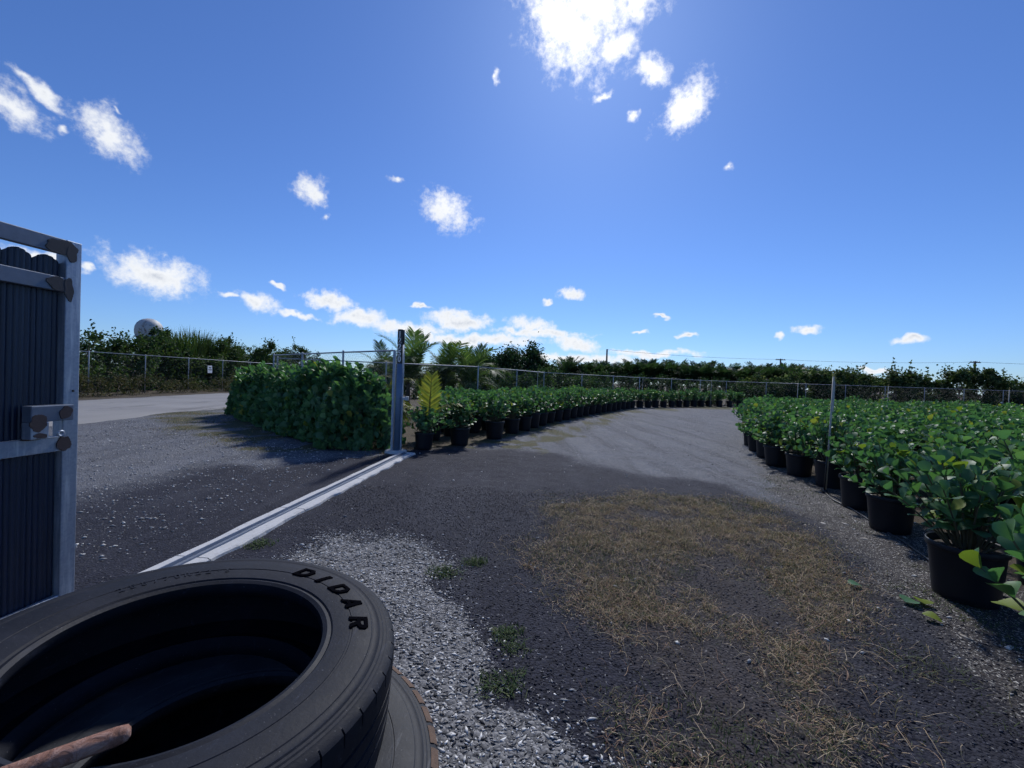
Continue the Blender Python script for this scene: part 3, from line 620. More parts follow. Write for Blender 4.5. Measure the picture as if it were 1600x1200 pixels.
# single-leaf meshes for the shrubs near enough to pick their leaves apart
LEAF1 = []
for k in range(14):
    r = np.random.default_rng(300 + k); c_ = leaf_cols(1, r, 0.0) if k < 12 else np.array([[.17, .22, .035]])
    T = L6[0].copy(); T[:, 2] += r.uniform(-.06, .05) * T[:, 1] ** 2 + r.uniform(-.05, .05) * T[:, 0]; T[:, 0] *= r.uniform(.88, 1.12)
    LEAF1.append(np_mesh('leaf', T, L6[1], M['clusia'], np.repeat(c_, len(T), 0), True))
potm = MB().lathe([(0, .004), (.168, .004), (.172, 0), (.176, .006), (.181, .06), (.206, .345), (.207, .352), (.219, .354), (.221, .362), (.221, .392), (.217, .397), (.210, .396), (.207, .385), (.200, .34), (0, .34)], 40).mesh('pot', M['pot'])
soilm = MB().lathe([(.2015, .352), (.15, .360), (.08, .366), (0, .362)], 24).mesh('soil', M['soil'])
def gz1(x, y): return float(ground_z(np.array([float(x)]), np.array([float(y)]))[0])
npl = 0
def potted(x, y, label, group, full=False, leaves=False, scale=1.0, var=None, kinds=None):
    global npl
    v = npl % NV if var is None else var; npl += 1
    e = thing('potted_clusia', label, 'potted plant', (x, y, gz1(x, y) - .003), random.uniform(0, 6.28), group); e.scale = (scale, scale, scale * random.uniform(.94, 1.07)); e.rotation_euler[0] = random.gauss(0, .012); e.rotation_euler[1] = random.gauss(0, .012)
    link('pot', potm, e)
    if full: link('soil', soilm, e); link('stems', VAR[v][1], e)
    if not leaves: link('foliage', VAR[v][0], e)
    else:
        P, Rm, S = VAR[v][2]
        for i in range(len(P)):
            o = bpy.data.objects.new('leaf', LEAF1[random.randrange(12) if random.random() > .06 else 12 + random.randrange(2)]); COL.objects.link(o); o.parent = e
            o.matrix_local = Matrix.Translation(P[i]) @ Matrix(Rm[i].tolist()).to_4x4() @ Matrix.Scale(float(S[i]), 4)
    return e
ORD = ['first', 'second', 'third', 'fourth', 'fifth', 'sixth', 'seventh', 'eighth', 'ninth', 'tenth', 'eleventh', 'twelfth', 'thirteenth', 'fourteenth', 'fifteenth', 'sixteenth', 'seventeenth', 'eighteenth', 'nineteenth', 'twentieth', 'twenty-first', 'twenty-second', 'twenty-third', 'twenty-fourth', 'twenty-fifth', 'twenty-sixth', 'twenty-seventh', 'twenty-eighth', 'twenty-ninth', 'thirtieth', 'thirty-first', 'thirty-second', 'thirty-third', 'thirty-fourth', 'thirty-fifth', 'thirty-sixth', 'thirty-seventh', 'thirty-eighth', 'thirty-ninth', 'fortieth']
placed = []
def free(x, y, d): return all((x - a) ** 2 + (y - b) ** 2 > d * d for a, b in placed)
GR, GLl = 'potted shrubs in the block right of the drive', 'potted shrubs in the block left of the drive'
# right block, front row
FR = [(2.47, 1.68, 'potted shrub cut off by the right edge, nearest to the camera'), (3.42, 3.08, 'large potted shrub whose whole black pot shows at the right edge'), (4.17, 4.52, 'potted shrub just behind the nearest full pot, where the black hose ends'),
      (4.55, 5.38, 'potted shrub just right of the white riser stake, half hidden pot'), (4.98, 6.45, 'potted shrub directly behind the white riser stake'), (5.06, 7.25, 'potted shrub just left of the white riser stake'), (5.22, 8.12, 'second potted shrub left of the white riser stake'),
      (5.56, 9.0, 'third potted shrub left of the white riser stake'), (5.86, 9.85, 'fourth potted shrub left of the white riser stake'), (6.25, 10.75, 'fifth potted shrub left of the white riser stake'), (6.7, 11.55, 'sixth potted shrub left of the white riser stake'), (7.15, 12.35, 'seventh potted shrub left of the white riser stake, farthest pot showing')]
for i, (x, y, lab) in enumerate(FR):
    placed.append((x, y)); potted(x, y, lab, GR, True, y < 5.6, 1.0 if i == 1 else random.uniform(.96, 1.05), var=(3, 0, 2, 5)[i] if i < 4 else None)
lx = np.array([1.68, 3.08, 4.52, 5.38, 6.45, 8.12, 10.75, 12.35, 16, 19.4]); lxx = np.array([2.47, 3.42, 4.17, 4.55, 4.98, 5.22, 6.25, 7.15, 9.4, 11.6])
y = 1.7; row = 0
cand = []
while y < 19.3:
    x0 = float(np.interp(y, lx, lxx)) + (.42 if row % 2 else .0)
    for k in range(0, 30):
        x = x0 + k * .86 + random.uniform(-.07, .07); yy_ = y + random.uniform(-.07, .07)
        if x > 1.36 * yy_ + 1.6 or x > 27: break
        if free(x, yy_, .70): placed.append((x, yy_)); cand.append((x, yy_, row, k))
    y += .76; row += 1
from collections import Counter
cnt = Counter()
for x, y, rw_, k in cand:
    cnt[rw_] += 1
    potted(x, y, 'potted shrub inside the right block, %s row from the camera, %s from the drive' % (ORD[rw_], ORD[cnt[rw_] - 1]), GR, y < 6, (x < 4.9 and y < 4.9), random.uniform(.95, 1.06))
nR = len(cand)
# left block, front row from the gate post to the far bend
FL = [(-1.79, 8.62), (-1.14, 9.36), (-.40, 10.52), (.04, 11.6), (.40, 12.4)]
path = [(.40, 12.4), (.72, 13.3), (1.45, 15.1), (2.4, 16.95), (3.1, 18.4), (4.42, 20.7), (6.1, 23.6), (7.4, 25.6), (9.5, 27.3), (12.2, 29.2), (14.3, 30.6), (17.5, 31.3)]
acc = 0.0
for (a, b), (c_, d_) in zip(path[:-1], path[1:]):
    L_ = math.hypot(c_ - a, d_ - b); s_ = .88 - acc
    while s_ <= L_: FL.append((a + (c_ - a) * s_ / L_, b + (d_ - b) * s_ / L_)); s_ += .88
    acc = L_ - (s_ - .88)
placed = []
for i, (x, y) in enumerate(FL):
    placed.append((x, y)); lab = 'potted shrub nearest the gate post with a yellow palm frond behind it' if i == 0 else '%s potted shrub after the one beside the gate post, front row left of drive' % ORD[min(i - 1, 39)]
    potted(x, y, lab, GLl, True, False, .92 if i == 0 else random.uniform(1.02, 1.13))
cand = []
fence2 = [(-7.3, 12.75), (-1.25, 15.2), (1.65, 21.6), (8.7, 28.4), (17, 33), (52, 33.4)]
frontp = [(-2.0, 8.5)] + path
poly = [(-1.9, 9.2)] + FL[2:] + [(17.5, 32.2), (17, 32.4), (8.9, 27.7), (2.1, 21.3), (-.8, 15.0), (-1.9, 14.6), (-2.4, 12.5)]
for yy_ in np.arange(9.2, 32.4, .76):
    for k in range(60):
        x = -3.2 + k * .86 + (.43 if int(yy_ / .76) % 2 else 0) + random.uniform(-.06, .06); y = yy_ + random.uniform(-.06, .06)
        if float(polysd(np.array([x]), np.array([y]), poly)[0]) > .12 and free(x, y, .72): placed.append((x, y)); cand.append((x, y, int(round((yy_ - 9.2) / .76))))
cnt = Counter()
for x, y, rw_ in cand:
    cnt[rw_] += 1
    potted(x, y, 'potted shrub inside the left block, %s row from the gate post, %s from the left' % (ORD[rw_], ORD[cnt[rw_] - 1]), GLl, False, False, random.uniform(1.02, 1.14))
print('POTS right', nR + len(FR), 'left', len(cand) + len(FL))
# leaves dropped by the nearest pot
for (x, y, rz, s_, lab) in ((3.02, 3.02, 2.6, .12, 'pale green fallen leaf lying beside the nearest full pot'), (2.96, 2.98, 1.9, .125, 'darker fallen leaf under the pale one beside the nearest full pot'), (2.86, 2.70, .4, .10, 'lone fallen leaf on the ground in front of the nearest full pot'), (2.73, 3.17, 1.2, .09, 'small fallen leaf half buried in the weeds left of the nearest pot')):
    o = link('fallen_leaf', LEAF1[13 if 'pale' in lab and 'darker' not in lab else (12 if 'lone' in lab else 4)], None, (x, y, gz1(x, y) + .016), (R(8), R(-6), rz), s_); tag(o, lab, 'leaf')

# ------------------------------------------------------------------ clipped-looking broadleaf hedge outside the fence
def hedge(name, label, A, B, wid, H, n, seed, leaf=.10):
    r = np.random.default_rng(seed); A, B = np.array(A), np.array(B); L_ = np.linalg.norm(B - A); d = (B - A) / L_; nrm = np.array([-d[1], d[0]])
    s_ = r.random(n) * L_; a = r.uniform(-.12, math.pi + .12, n)
    lump = .74 + .62 * (fbm(s_ * 1.3, a * 1.3, 4, seed) - .3) + .22 * np.abs(np.sin(s_ * 2.6 + .4)) - .06; endt = np.sqrt(np.clip(np.minimum(s_ / .55, (L_ - s_) / .7), 0.05, 1))
    dep = 1 - .42 * r.random(n) ** 2.0
    cw = np.sign(np.cos(a)) * np.abs(np.cos(a)) ** .9 * wid * lump * endt * dep; cz = np.clip(np.abs(np.sin(a)) ** .8 * np.sign(np.sin(a)) * H * (.52 + .55 * lump) * (.55 + .45 * endt) * dep, .02, 9)
    cz = np.where(r.random(n) < .22, cz * r.random(n), cz)
    P = np.c_[A[0] + d[0] * s_ + nrm[0] * cw, A[1] + d[1] * s_ + nrm[1] * cw, cz]
    out = np.c_[nrm[0] * np.cos(a), nrm[1] * np.cos(a), np.sin(a) * .8]
    D = out * .55 + np.array([0, 0, .95]) + r.normal(0, .45, (n, 3)); Nn = out * .6 + np.array([0, 0, .7]) + r.normal(0, .4, (n, 3))
    ns = int(L_ * 48); pk = r.integers(0, n, ns * 9); pk = np.repeat(pk[np.argsort(-cz[pk] + r.uniform(0, .9, len(pk)))][:ns], 8); kk = np.tile(np.arange(8), ns); ln_ = np.repeat(r.uniform(.08, .42, ns), 8); tl = np.repeat(r.normal(0, .25, (ns, 2)), 8, 0)
    P = np.r_[P, P[pk] + np.c_[tl[:, 0] * ln_ * kk / 7, tl[:, 1] * ln_ * kk / 7, ln_ * kk / 7]]; D = np.r_[D, np.c_[np.cos(kk * 2.4), np.sin(kk * 2.4), .5 + kk * .12] + r.normal(0, .2, (len(pk), 3))]; Nn = np.r_[Nn, np.c_[-np.cos(kk * 2.4) * .4, -np.sin(kk * 2.4) * .4, np.ones(len(pk))]]; n = len(P)
    e = thing(name, label, 'hedge', (A[0], A[1], 0)); P = P - np.array([A[0], A[1], 0])
    link('foliage', leaves_mesh('foliage', L4, P, frames(D, Nn), leaf * r.uniform(.7, 1.2, n), leaf_cols(n, r, .03), M['clusia']), e)
    mb = MB()
    for k in range(int(L_ / .22)):
        q_ = d * (k * .22 + .1) + nrm * r.uniform(-.3, .3) * wid; h = H * r.uniform(.6, .85)
        mb.tube([(q_[0], q_[1], -.05), (q_[0] + r.uniform(-.1, .1), q_[1] + r.uniform(-.1, .1), h * .5), (q_[0] + r.uniform(-.25, .25), q_[1] + r.uniform(-.25, .25), h)], [.018, .013, .006], 5, False)
    mb.build('stems', M['stem'], e); return e
hedge('clusia_hedge', 'dense dark green broadleaf hedge outside the fence left of gate post', (-2.66, 8.32), (-9.4, 14.9), .80, 1.25, 16000, 61, .142)

# ------------------------------------------------------------------ chain-link fences
def chainlink(name, label, pts, H, post_gap, cell=.062, rw=.0016, posts=None, pr=.024, rail=True):
    e = thing(name, label, 'fence', (pts[0][0], pts[0][1], 0)); ox, oy = pts[0][0], pts[0][1]
    V, Fs = [], []
    def wire(p, q, r_):
        p, q = np.array(p), np.array(q); d = q - p; d /= np.linalg.norm(d); a = np.cross(d, [0.13, .2, .95]); a /= np.linalg.norm(a); b = np.cross(d, a); k = len(V)
        for c_ in (p, q):
            for t_ in (0, 2.094, 4.189): V.append(c_ + (a * math.cos(t_) + b * math.sin(t_)) * r_)
        for i in range(3): Fs.append((k + i, k + (i + 1) % 3, k + 3 + (i + 1) % 3, k + 3 + i))
    for (x0, y0), (x1, y1) in zip(pts[:-1], pts[1:]):
        L_ = math.hypot(x1 - x0, y1 - y0); dx, dy = (x1 - x0) / L_, (y1 - y0) / L_; z0, z1 = .04, H - .02; h = z1 - z0
        at = lambda s_, z, off=0: (x0 - ox + dx * s_ - dy * off, y0 - oy + dy * s_ + dx * off, z)
        s_ = -h
        while s_ < L_:
            for sg, off in ((1, .004), (-1, -.004)):
                a, b = max(s_, 0), min(s_ + h, L_)
                if b > a + .01:
                    za, zb = (z0 + a - s_, z0 + b - s_) if sg > 0 else (z1 - (a - s_), z1 - (b - s_))
                    wire(at(a, za, off), at(b, zb, off), rw)
            s_ += cell * 1.414
        if rail: MB().tube([at(0, H), at(L_, H)], pr * .72, 8).build('top_rail', M['fence'], e)
        npst = max(1, round(L_ / post_gap))
        for k in range(npst + (1 if (x1, y1) == tuple(pts[-1]) else 0)):
            if posts and (x0, y0) == tuple(pts[0]) and k == 0: continue
            q_ = at(L_ * k / npst, 0); MB().tube([(q_[0], q_[1], -.1), (q_[0], q_[1], H + .03), (q_[0], q_[1], H + .05)], [pr, pr, pr * .5], 10).build('post', M['fence'], e)
    link('wire_mesh', np_mesh('wire_mesh', np.array(V), np.array(Fs), M['mesh']), e); return e
chainlink('chain_link_fence', 'chain-link fence running from the gate post behind the hedge', [(-2.36, 8.3), (-3.92, 9.62), (-5.66, 11.2), (-7.3, 12.72)], 2.0, 2.4, posts=True)
chainlink('chain_link_fence', 'long chain-link boundary fence behind the blocks of potted shrubs', [(-7.26, 12.85)] + fence2[1:], 1.92, 3.1, cell=.075)
chainlink('chain_link_fence', 'chain-link fence along the overgrown far side of the road', [(-21.4, 8), (-21.6, 70)], 2.2, 3.2, cell=.085, pr=.028)
sg = thing('fence_sign', 'small white sign hung on the fence across the road', 'sign', (-21.30, 29.3, 1.25))
MB().box((-.006, -.22, 0), (.006, .22, .52), .003).build('panel', M['white'], sg)
MB().box((.0065, -.15, .20), (.009, .15, .26)).build('dark_band', M['wire'], sg); MB().box((.0065, -.12, .34), (.009, .12, .41)).build('dark_band', M['wire'], sg)

# ------------------------------------------------------------------ sprinkler risers
def riser(x, y, h, label, lx=0.0, hose=False):
    e = thing('sprinkler_riser', label, 'sprinkler', (x, y, gz1(x, y)), 0, 'sprinkler risers among the pots')
    MB().tube([(0, 0, -.1), (lx, 0, h)], .0125, 10).build('pipe', M['pvc'], e)
    MB().tube([(lx, 0, h), (lx, 0, h + .035)], .011, 8).build('nozzle', M['yellow'], e)
    hd = MB(); hd.tube([(lx, 0, h + .03), (lx - .022, 0, h + .05), (lx - .024, 0, h + .075), (lx, 0, h + .095), (lx + .024, 0, h + .075), (lx + .022, 0, h + .05), (lx, 0, h + .03)], .0055, 6)
    hd.build('sprinkler_head', M['yellow'], e)
    if hose:
        MB().tube([(-.026, -.006, .0), (-.026 + lx * .3, -.008, .35), (-.027 + lx * .55, -.004, .62)], .010, 8).build('feed_tube', M['blackrub'], e)
        MB().box((-.034, -.02, .6), (.022, .02, .615)).build('cable_tie', M['blackrub'], e, (lx * .35, 0, 0))
        MB().lathe([(0, 0), (.035, 0), (.04, .02), (.028, .05), (.02, .055), (0, .055)], 14).build('base_fitting', M['blackrub'], e)
    return e
riser(4.62, 6.05, 1.70, 'white sprinkler riser stake at the front edge of the right block, hose at its base', .05, True)
riser(6.75, 8.75, 1.68, 'thin sprinkler riser standing among shrubs right behind the front riser stake', .03)
riser(8.15, 26.05, 1.85, 'sprinkler riser standing on bare gravel at the far left row of pots', .04)
riser(14.3, 29.9, 1.85, 'sprinkler riser standing where the drive bends, far end', .03)
riser(1.05, 17.6, 1.9, 'sprinkler riser among the left block below the round tree', .03)
for k, (x, y) in enumerate(((11.8, 17.2), (15.9, 17.6), (20.3, 17.0))): riser(x, y, 1.75, '%s sprinkler riser from the drive along the back of the right block' % ORD[k], .02)
hp = [(4.60, 6.03), (4.46, 5.7), (4.36, 5.25), (4.20, 4.85), (4.06, 4.45), (3.95, 4.1), (3.83, 3.82), (3.72, 3.55), (3.66, 3.3), (3.72, 3.0)]
tag(MB().tube([(x, y, gz1(x, y) + .011) for x, y in hp], .0105, 8).build('irrigation_hose', M['blackrub']), 'black irrigation hose on the ground from riser stake to nearest pot', 'hose')

# ------------------------------------------------------------------ trees, palms and brush
DIA = (np.array([(0, 0, 0), (-.34, .5, .06), (0, 1, -.08), (.34, .5, .06)]), np.array([(0, 3, 2, 1)]))
def pal(n, r, base, spread=.35, hi=None, ph=.0):
    c = np.array(base)[r.integers(0, len(base), n)] * (1 - spread + 2 * spread * r.random((n, 1)))
    if hi is not None: k = r.random(n) < ph; c[k] = np.array(hi)
    return c
GREEN = [(.028, .055, .022), (.044, .078, .028), (.062, .10, .036)]
OLIVEG = [(.06, .085, .03), (.09, .115, .04), (.045, .07, .025), (.13, .15, .06)]
DARKG = [(.020, .042, .022), (.030, .058, .027), (.040, .072, .033)]
def crown_pts(r, n, rx, ry, h0, h1, clumps, csz, shell=.55, flat=1.0):
    """leaf positions gathered in clumps inside an uneven dome"""
    th = r.random(clumps) * 6.283; u = r.random(clumps); rad = (shell + (1 - shell) * r.random(clumps)) * np.sqrt(np.clip(1 - (u * .95) ** 2.2, 0, 1)); hh = h0 + (h1 - h0) * u * r.uniform(.8, 1.06, clumps)
    C = np.c_[np.cos(th) * rx * rad, np.sin(th) * ry * rad, hh]; k = r.integers(0, clumps, n)
    cs = csz * r.uniform(.55, 1.35, clumps)
    g = r.normal(0, 1, (n, 3)); g *= (np.abs(r.normal(0, .5, (n, 1))) + .35) / np.linalg.norm(g, axis=1, keepdims=True)
    P = C[k] + g * cs[k][:, None] * np.array([1, 1, flat]); P[:, 2] = np.maximum(P[:, 2], .03); return P, C, k
def bush(name, label, cat, x, y, rx, ry, h, n, leaf, cols, seed, group=None, h0=.15, clumps=26, csz=.45, trunks=4, tr=.04, hi=None, ph=0, elong=1.0, up=.3, sprigs=0, shell=.55):
    r = np.random.default_rng(seed); e = thing(name, label, cat, (x, y, 0), 0, group)
    P, C, k = crown_pts(r, n, rx, ry, h0, h, clumps, csz, shell)
    cc = pal(n, r, cols, .3, hi, ph) * (.75 + .5 * r.random(clumps))[k][:, None]
    D = r.normal(0, 1, (n, 3)) + np.array([0, 0, up]); Nn = r.normal(0, .7, (n, 3)) + np.array([0, 0, .8])
    if sprigs:
        for q in range(sprigs):
            c0 = C[r.integers(0, clumps)]; m_ = 26; t_ = np.linspace(0, 1, m_)[:, None]; lean_ = r.normal(0, .3, 2)
            pp = c0 + np.c_[t_ * lean_[0], t_ * lean_[1], t_ * r.uniform(.6, 1.5)] + r.normal(0, .05, (m_, 3))
            P = np.r_[P, pp]; D = np.r_[D, r.normal(0, 1, (m_, 3)) + [0, 0, .5]]; Nn = np.r_[Nn, r.normal(0, 1, (m_, 3))]; cc = np.r_[cc, pal(m_, r, cols, .3)]
    T = (DIA[0] * np.array([1 / elong, 1, 1]), DIA[1])
    link('crown', leaves_mesh('crown', T, P, frames(D, Nn), leaf * r.uniform(.6, 1.3, len(P)), cc, M['foliage'], False), e)
    mb = MB()
    for q in range(trunks):
        b = r.normal(0, .18, 2) * min(rx, 1.2); mid = C[r.integers(0, clumps)]
        mb.tube([(b[0], b[1], -.1), (b[0] * .7 + mid[0] * .35, b[1] * .7 + mid[1] * .35, mid[2] * .5), tuple(mid)], [tr, tr * .7, tr * .3], 6, False)
        for w_ in range(2):
            m2 = C[r.integers(0, clumps)]; s_ = (b[0] * .7 + mid[0] * .35, b[1] * .7 + mid[1] * .35, mid[2] * .5)
            mb.tube([s_, tuple((np.array(s_) + m2) / 2 + [0, 0, .15]), tuple(m2)], [tr * .6, tr * .4, tr * .2], 5, False)
    mb.build('trunk', M['bark'], e); return e
def cane(name, label, x, y, rad, h, n, seed, cols, width=.035, group=None, cat='grass clump'):
    r = np.random.default_rng(seed); e = thing(name, label, cat, (x, y, 0), 0, group); V, Fq, Cc = [], [], []
    for i in range(n):
        a = r.random() * 6.283; b = np.array([math.cos(a), math.sin(a)]) * rad * math.sqrt(r.random()) * .6; hh = h * r.uniform(.45, 1.05); bend = r.uniform(.15, .6); z0 = hh * r.uniform(0, .45)
        dr = np.array([math.cos(a + r.normal(0, .6)), math.sin(a + r.normal(0, .6))]); c_ = np.array(cols[r.integers(0, len(cols))]) * r.uniform(.7, 1.3); k = len(V); w_ = width * r.uniform(.6, 1.3); sd = np.array([-dr[1], dr[0]])
        for j, t_ in enumerate((0, .35, .7, 1.0)):
            p = b + dr * bend * rad * t_ * t_ * 1.4; z = z0 + (hh - z0) * (t_ - .18 * bend * t_ ** 3); ww = w_ * (1, 1, .7, .08)[j]
            V.append((p[0] - sd[0] * ww, p[1] - sd[1] * ww, z)); V.append((p[0] + sd[0] * ww, p[1] + sd[1] * ww, z)); Cc += [c_, c_]
        for j in range(3): Fq.append((k + 2 * j, k + 2 * j + 1, k + 2 * j + 3, k + 2 * j + 2))
    link('blades', np_mesh('blades', np.array(V), np.array(Fq), M['foliage'], np.array(Cc)), e); return e
def frond(seed, L_=2.0, nl=38, droop=1.0, lw=.022, ll=.55, el0=70, cols=None):
    """one pinnate leaf growing along +X from the origin"""
    r = np.random.default_rng(seed); n = 14; p = np.array([0., 0., 0.]); an = R(el0); pts = [p.copy()]
    for i in range(n): an -= droop * R(9.5) * (.4 + i / n); p = p + np.array([math.cos(an), 0, math.sin(an)]) * L_ / n; pts.append(p.copy())
    pts = np.array(pts); V, Fq, Cc = [], [], []
    def at(t_): q = t_ * n; i = min(int(q), n - 1); return pts[i] + (pts[i + 1] - pts[i]) * (q - i), (pts[i + 1] - pts[i]) / np.linalg.norm(pts[i + 1] - pts[i])
    cs = np.array(cols)
    for s_ in (-1, 1):
        for k in range(nl):
            t_ = .13 + .87 * (k + r.uniform(-.2, .2)) / nl; t_ = min(max(t_, 0), 1); o, d = at(t_); upv = np.cross(d, [0, 1, 0]) * -1
            if upv[2] < 0: upv = -upv
            l_ = ll * (.5 + .9 * math.sin(math.pi * min(1, t_ * .86 + .1)) ** .8) * r.uniform(.85, 1.1); sw = .45 + .75 * t_
            dr = np.array([0, s_, 0]) + d * sw + upv * r.uniform(.05, .4); dr /= np.linalg.norm(dr); c_ = cs[r.integers(0, len(cs))] * r.uniform(.75, 1.25); b0 = len(V)
            wv = np.cross(dr, upv); wv /= np.linalg.norm(wv)
            for q, f in ((0, .6), (.4, 1), (.75, .75), (1, .08)):
                pos = o + dr * l_ * q + np.array([0, 0, -1]) * l_ * .38 * q * q * droop * r.uniform(.8, 1.2)
                V += [pos - wv * lw * f, pos + wv * lw * f]; Cc += [c_, c_]
            for j in range(3): Fq.append((b0 + 2 * j, b0 + 2 * j + 1, b0 + 2 * j + 3, b0 + 2 * j + 2))
    for i in range(n):                                               # rachis
        b0 = len(V); w0, w1 = .022 * (1 - i / n) + .004, .022 * (1 - (i + 1) / n) + .004
        for pp, ww in ((pts[i], w0), (pts[i + 1], w1)): V += [pp + [0, -ww, 0], pp + [0, 0, ww], pp + [0, ww, 0]]; Cc += [np.array([.13, .13, .05])] * 3
        Fq += [(b0, b0 + 1, b0 + 4, b0 + 3), (b0 + 1, b0 + 2, b0 + 5, b0 + 4), (b0 + 2, b0, b0 + 3, b0 + 5)]
    return np.array(V), np.array(Fq), np.array(Cc)
PG = [(.062, .105, .04), (.088, .135, .05), (.125, .165, .06), (.05, .09, .038)]; PY_ = [(.16, .16, .03), (.10, .13, .03), (.20, .18, .04), (.08, .11, .03)]
FRG = [np_mesh('frond', *frond(500 + k, 2.1, 40, (.55, .85, 1.2, .25)[k], .020, .50, (82, 70, 56, 88)[k], PG)[:2], M['palm'], frond(500 + k, 2.1, 40, (.55, .85, 1.2, .25)[k], .020, .50, (82, 70, 56, 88)[k], PG)[2]) for k in range(4)]
FRY = [np_mesh('frond', *frond(520 + k, 1.5, 34, (.7, 1.1, 1.4)[k], .017, .36, (80, 66, 52)[k], PY_)[:2], M['palm'], frond(520 + k, 1.5, 34, (.7, 1.1, 1.4)[k], .017, .36, (80, 66, 52)[k], PY_)[2]) for k in range(3)]
def palm(name, label, x, y, th, nf, meshes, scale, seed, group, tr=.09):
    r = random.Random(seed); e = thing(name, label, 'palm', (x, y, 0), r.uniform(0, 6.28), group); th *= .82; scale *= .9
    MB().tube([(0, 0, -.1), (.02, .01, th * .5), (.0, .02, th + .12)], [tr * 1.3, tr, tr * .75], 10).build('trunk', M['bark'], e)
    for k in range(nf):
        f = (k + .5) / nf; a = k * 2.39996 + r.uniform(-.25, .25); idx = (len(meshes) - 1 if (len(meshes) == 4 and k < 2) else min(int(f * 3), 2))
        link('frond', meshes[idx], e, (0, 0, th + .1 - .1 * f), (r.uniform(-.12, .12), r.uniform(-.1, .15), a), scale * r.uniform(.82, 1.12))
    return e
GP = 'young coconut palms behind the left block'
for k, (x, y, th, nf, sc_, lab) in enumerate(((-1.75, 16.9, 1.2, 15, 1.02, 'coconut palm right of the gate post, rightmost of the cluster'), (-2.9, 17.8, 1.3, 15, 1.08, 'coconut palm just right of the gate post, dark drooping fronds'), (-4.25, 17.0, 1.35, 14, 1.1, 'coconut palm directly behind the gate post, tallest spear'), (-5.6, 18.2, 1.2, 14, 1.0, 'coconut palm left of the gate post, behind the wire mesh'), (-2.2, 20.2, 1.4, 14, 1.0, 'coconut palm at the back between the two right of the post'))):
    palm('coconut_palm', lab, x, y, th, nf, FRG, sc_, 700 + k, GP)
for k, (x, y, lab) in enumerate(((-5.95, 13.9, 'yellow-green feather palm behind the hedge, leftmost'), (-5.0, 13.3, 'yellow-green feather palm behind the hedge, middle one'), (-4.1, 12.6, 'yellow-green feather palm behind the hedge, nearest the gate post'))):
    palm('feather_palm', lab, x, y, .35, 13, FRY, 1.12, 720 + k, 'yellowish feather palms behind the hedge', .06)
yp = thing('young_palm', 'young palm with one upright yellow frond behind the pot by the gate post', 'palm', (-1.80, 9.15, 0), R(95))
link('frond', np_mesh('frond', *frond(541, 1.05, 30, .10, .016, .25, 88, [(.26, .25, .04), (.20, .22, .05), (.32, .28, .05)])[:2], M['palm'], frond(541, 1.05, 30, .10, .016, .25, 88, [(.26, .25, .04), (.20, .22, .05), (.32, .28, .05)])[2]), yp, (0, 0, .5), (0, 0, R(-95 + 84)))
yf = np_mesh('frond', *frond(542, 1.3, 26, 1.35, .013, .26, 70, PY_)[:2], M['palm'], frond(542, 1.3, 26, 1.35, .013, .26, 70, PY_)[2])
link('frond', yf, yp, (0, 0, .5), (0, 0, R(-95 + 8))); link('frond', yf, yp, (0, 0, .5), (0, 0, R(100)), .8)
MB().tube([(0, 0, -.02), (0, 0, .55)], [.05, .03], 10).build('trunk', M['bark'], yp)
# palm plantation in the distance
CR = []
for k in range(4):
    V, Fq, Cc = [], [], []; b0 = 0; r = random.Random(60 + k)
    for i in range(19):
        v, f, c_ = frond(560 + k * 20 + i, 3.1, 26, r.uniform(.2, .75), .038, .55, r.uniform(44, 89), DARKG + [(.035, .055, .03)]); a = i * 2.4 + r.uniform(-.3, .3); ca, sa = math.cos(a), math.sin(a)
        V.append(np.c_[v[:, 0] * ca - v[:, 1] * sa, v[:, 0] * sa + v[:, 1] * ca, v[:, 2]]); Fq.append(f + b0); Cc.append(c_); b0 += len(v)
    CR.append(np_mesh('crown', np.concatenate(V), np.concatenate(Fq), M['palm'], np.concatenate(Cc)))
TRK = MB().tube([(0, 0, -.1), (.03, 0, .7), (0, 0, 1.35)], [.16, .13, .1], 8).mesh('trunk', M['bark'])
r = random.Random(77)
xs_ = np.arange(7.5, 56, 1.18)
for row_ in range(2):
    for k, x in enumerate(xs_):
        e = thing('plantation_palm', 'dark distant palm, %s from the left in the %s plantation row' % (ORD[k] if k < 40 else ('second last', 'last')[k - 40], ('front', 'back')[row_]), 'palm', (x + r.uniform(-.5, .5) + row_ * .6, 58 + row_ * 5 + r.uniform(-1, 1), 0), r.uniform(0, 6.28), 'distant plantation palms')
        s_ = r.uniform(1.0, 1.3) * (1.05 if row_ else 1) * (1.0 if x < 45 else .8); e.scale = (s_,) * 3
        link('trunk', TRK, e); link('crown', CR[r.randrange(4)], e, (0, 0, 1.15))
# round tree and casuarinas
bush('round_tree', 'dark round-crowned tree rising above the left block', 'tree', 1.0, 46, 4.3, 3.4, 4.7, 26000, .26, DARKG, 801, None, .3, 130, .8, 5, .14, None, 0, 1, .3, 10)
for k, (x, y, h) in enumerate(((-4.3, 44, 4.4), (-3.2, 45, 4.8), (-2.4, 43.5, 4.2))):
    e = cane('casuarina', '%s feathery upright casuarina left of the round tree' % ('leftmost', 'tallest', 'rightmost')[k], x, y, .8, h, 900, 810 + k, DARKG, .035, 'casuarinas beside the round tree', 'tree')
    MB().tube([(0, 0, -.1), (0, 0, h * .8)], [.09, .03], 7).build('trunk', M['bark'], e)
for k, (x, h) in enumerate(((3.7, 2.5), (5.6, 2.6), (7.6, 2.3), (10, 2.6), (12.5, 2.3))):
    bush('dark_shrub', '%s dark shrub right of the round tree, below the palm line' % ORD[k], 'shrub', x, 44 + k * .6, 1.6, 1.2, h, 2200, .17, DARKG, 820 + k, 'dark shrubs under the palm line', .1, 26, .45, 3, .05)
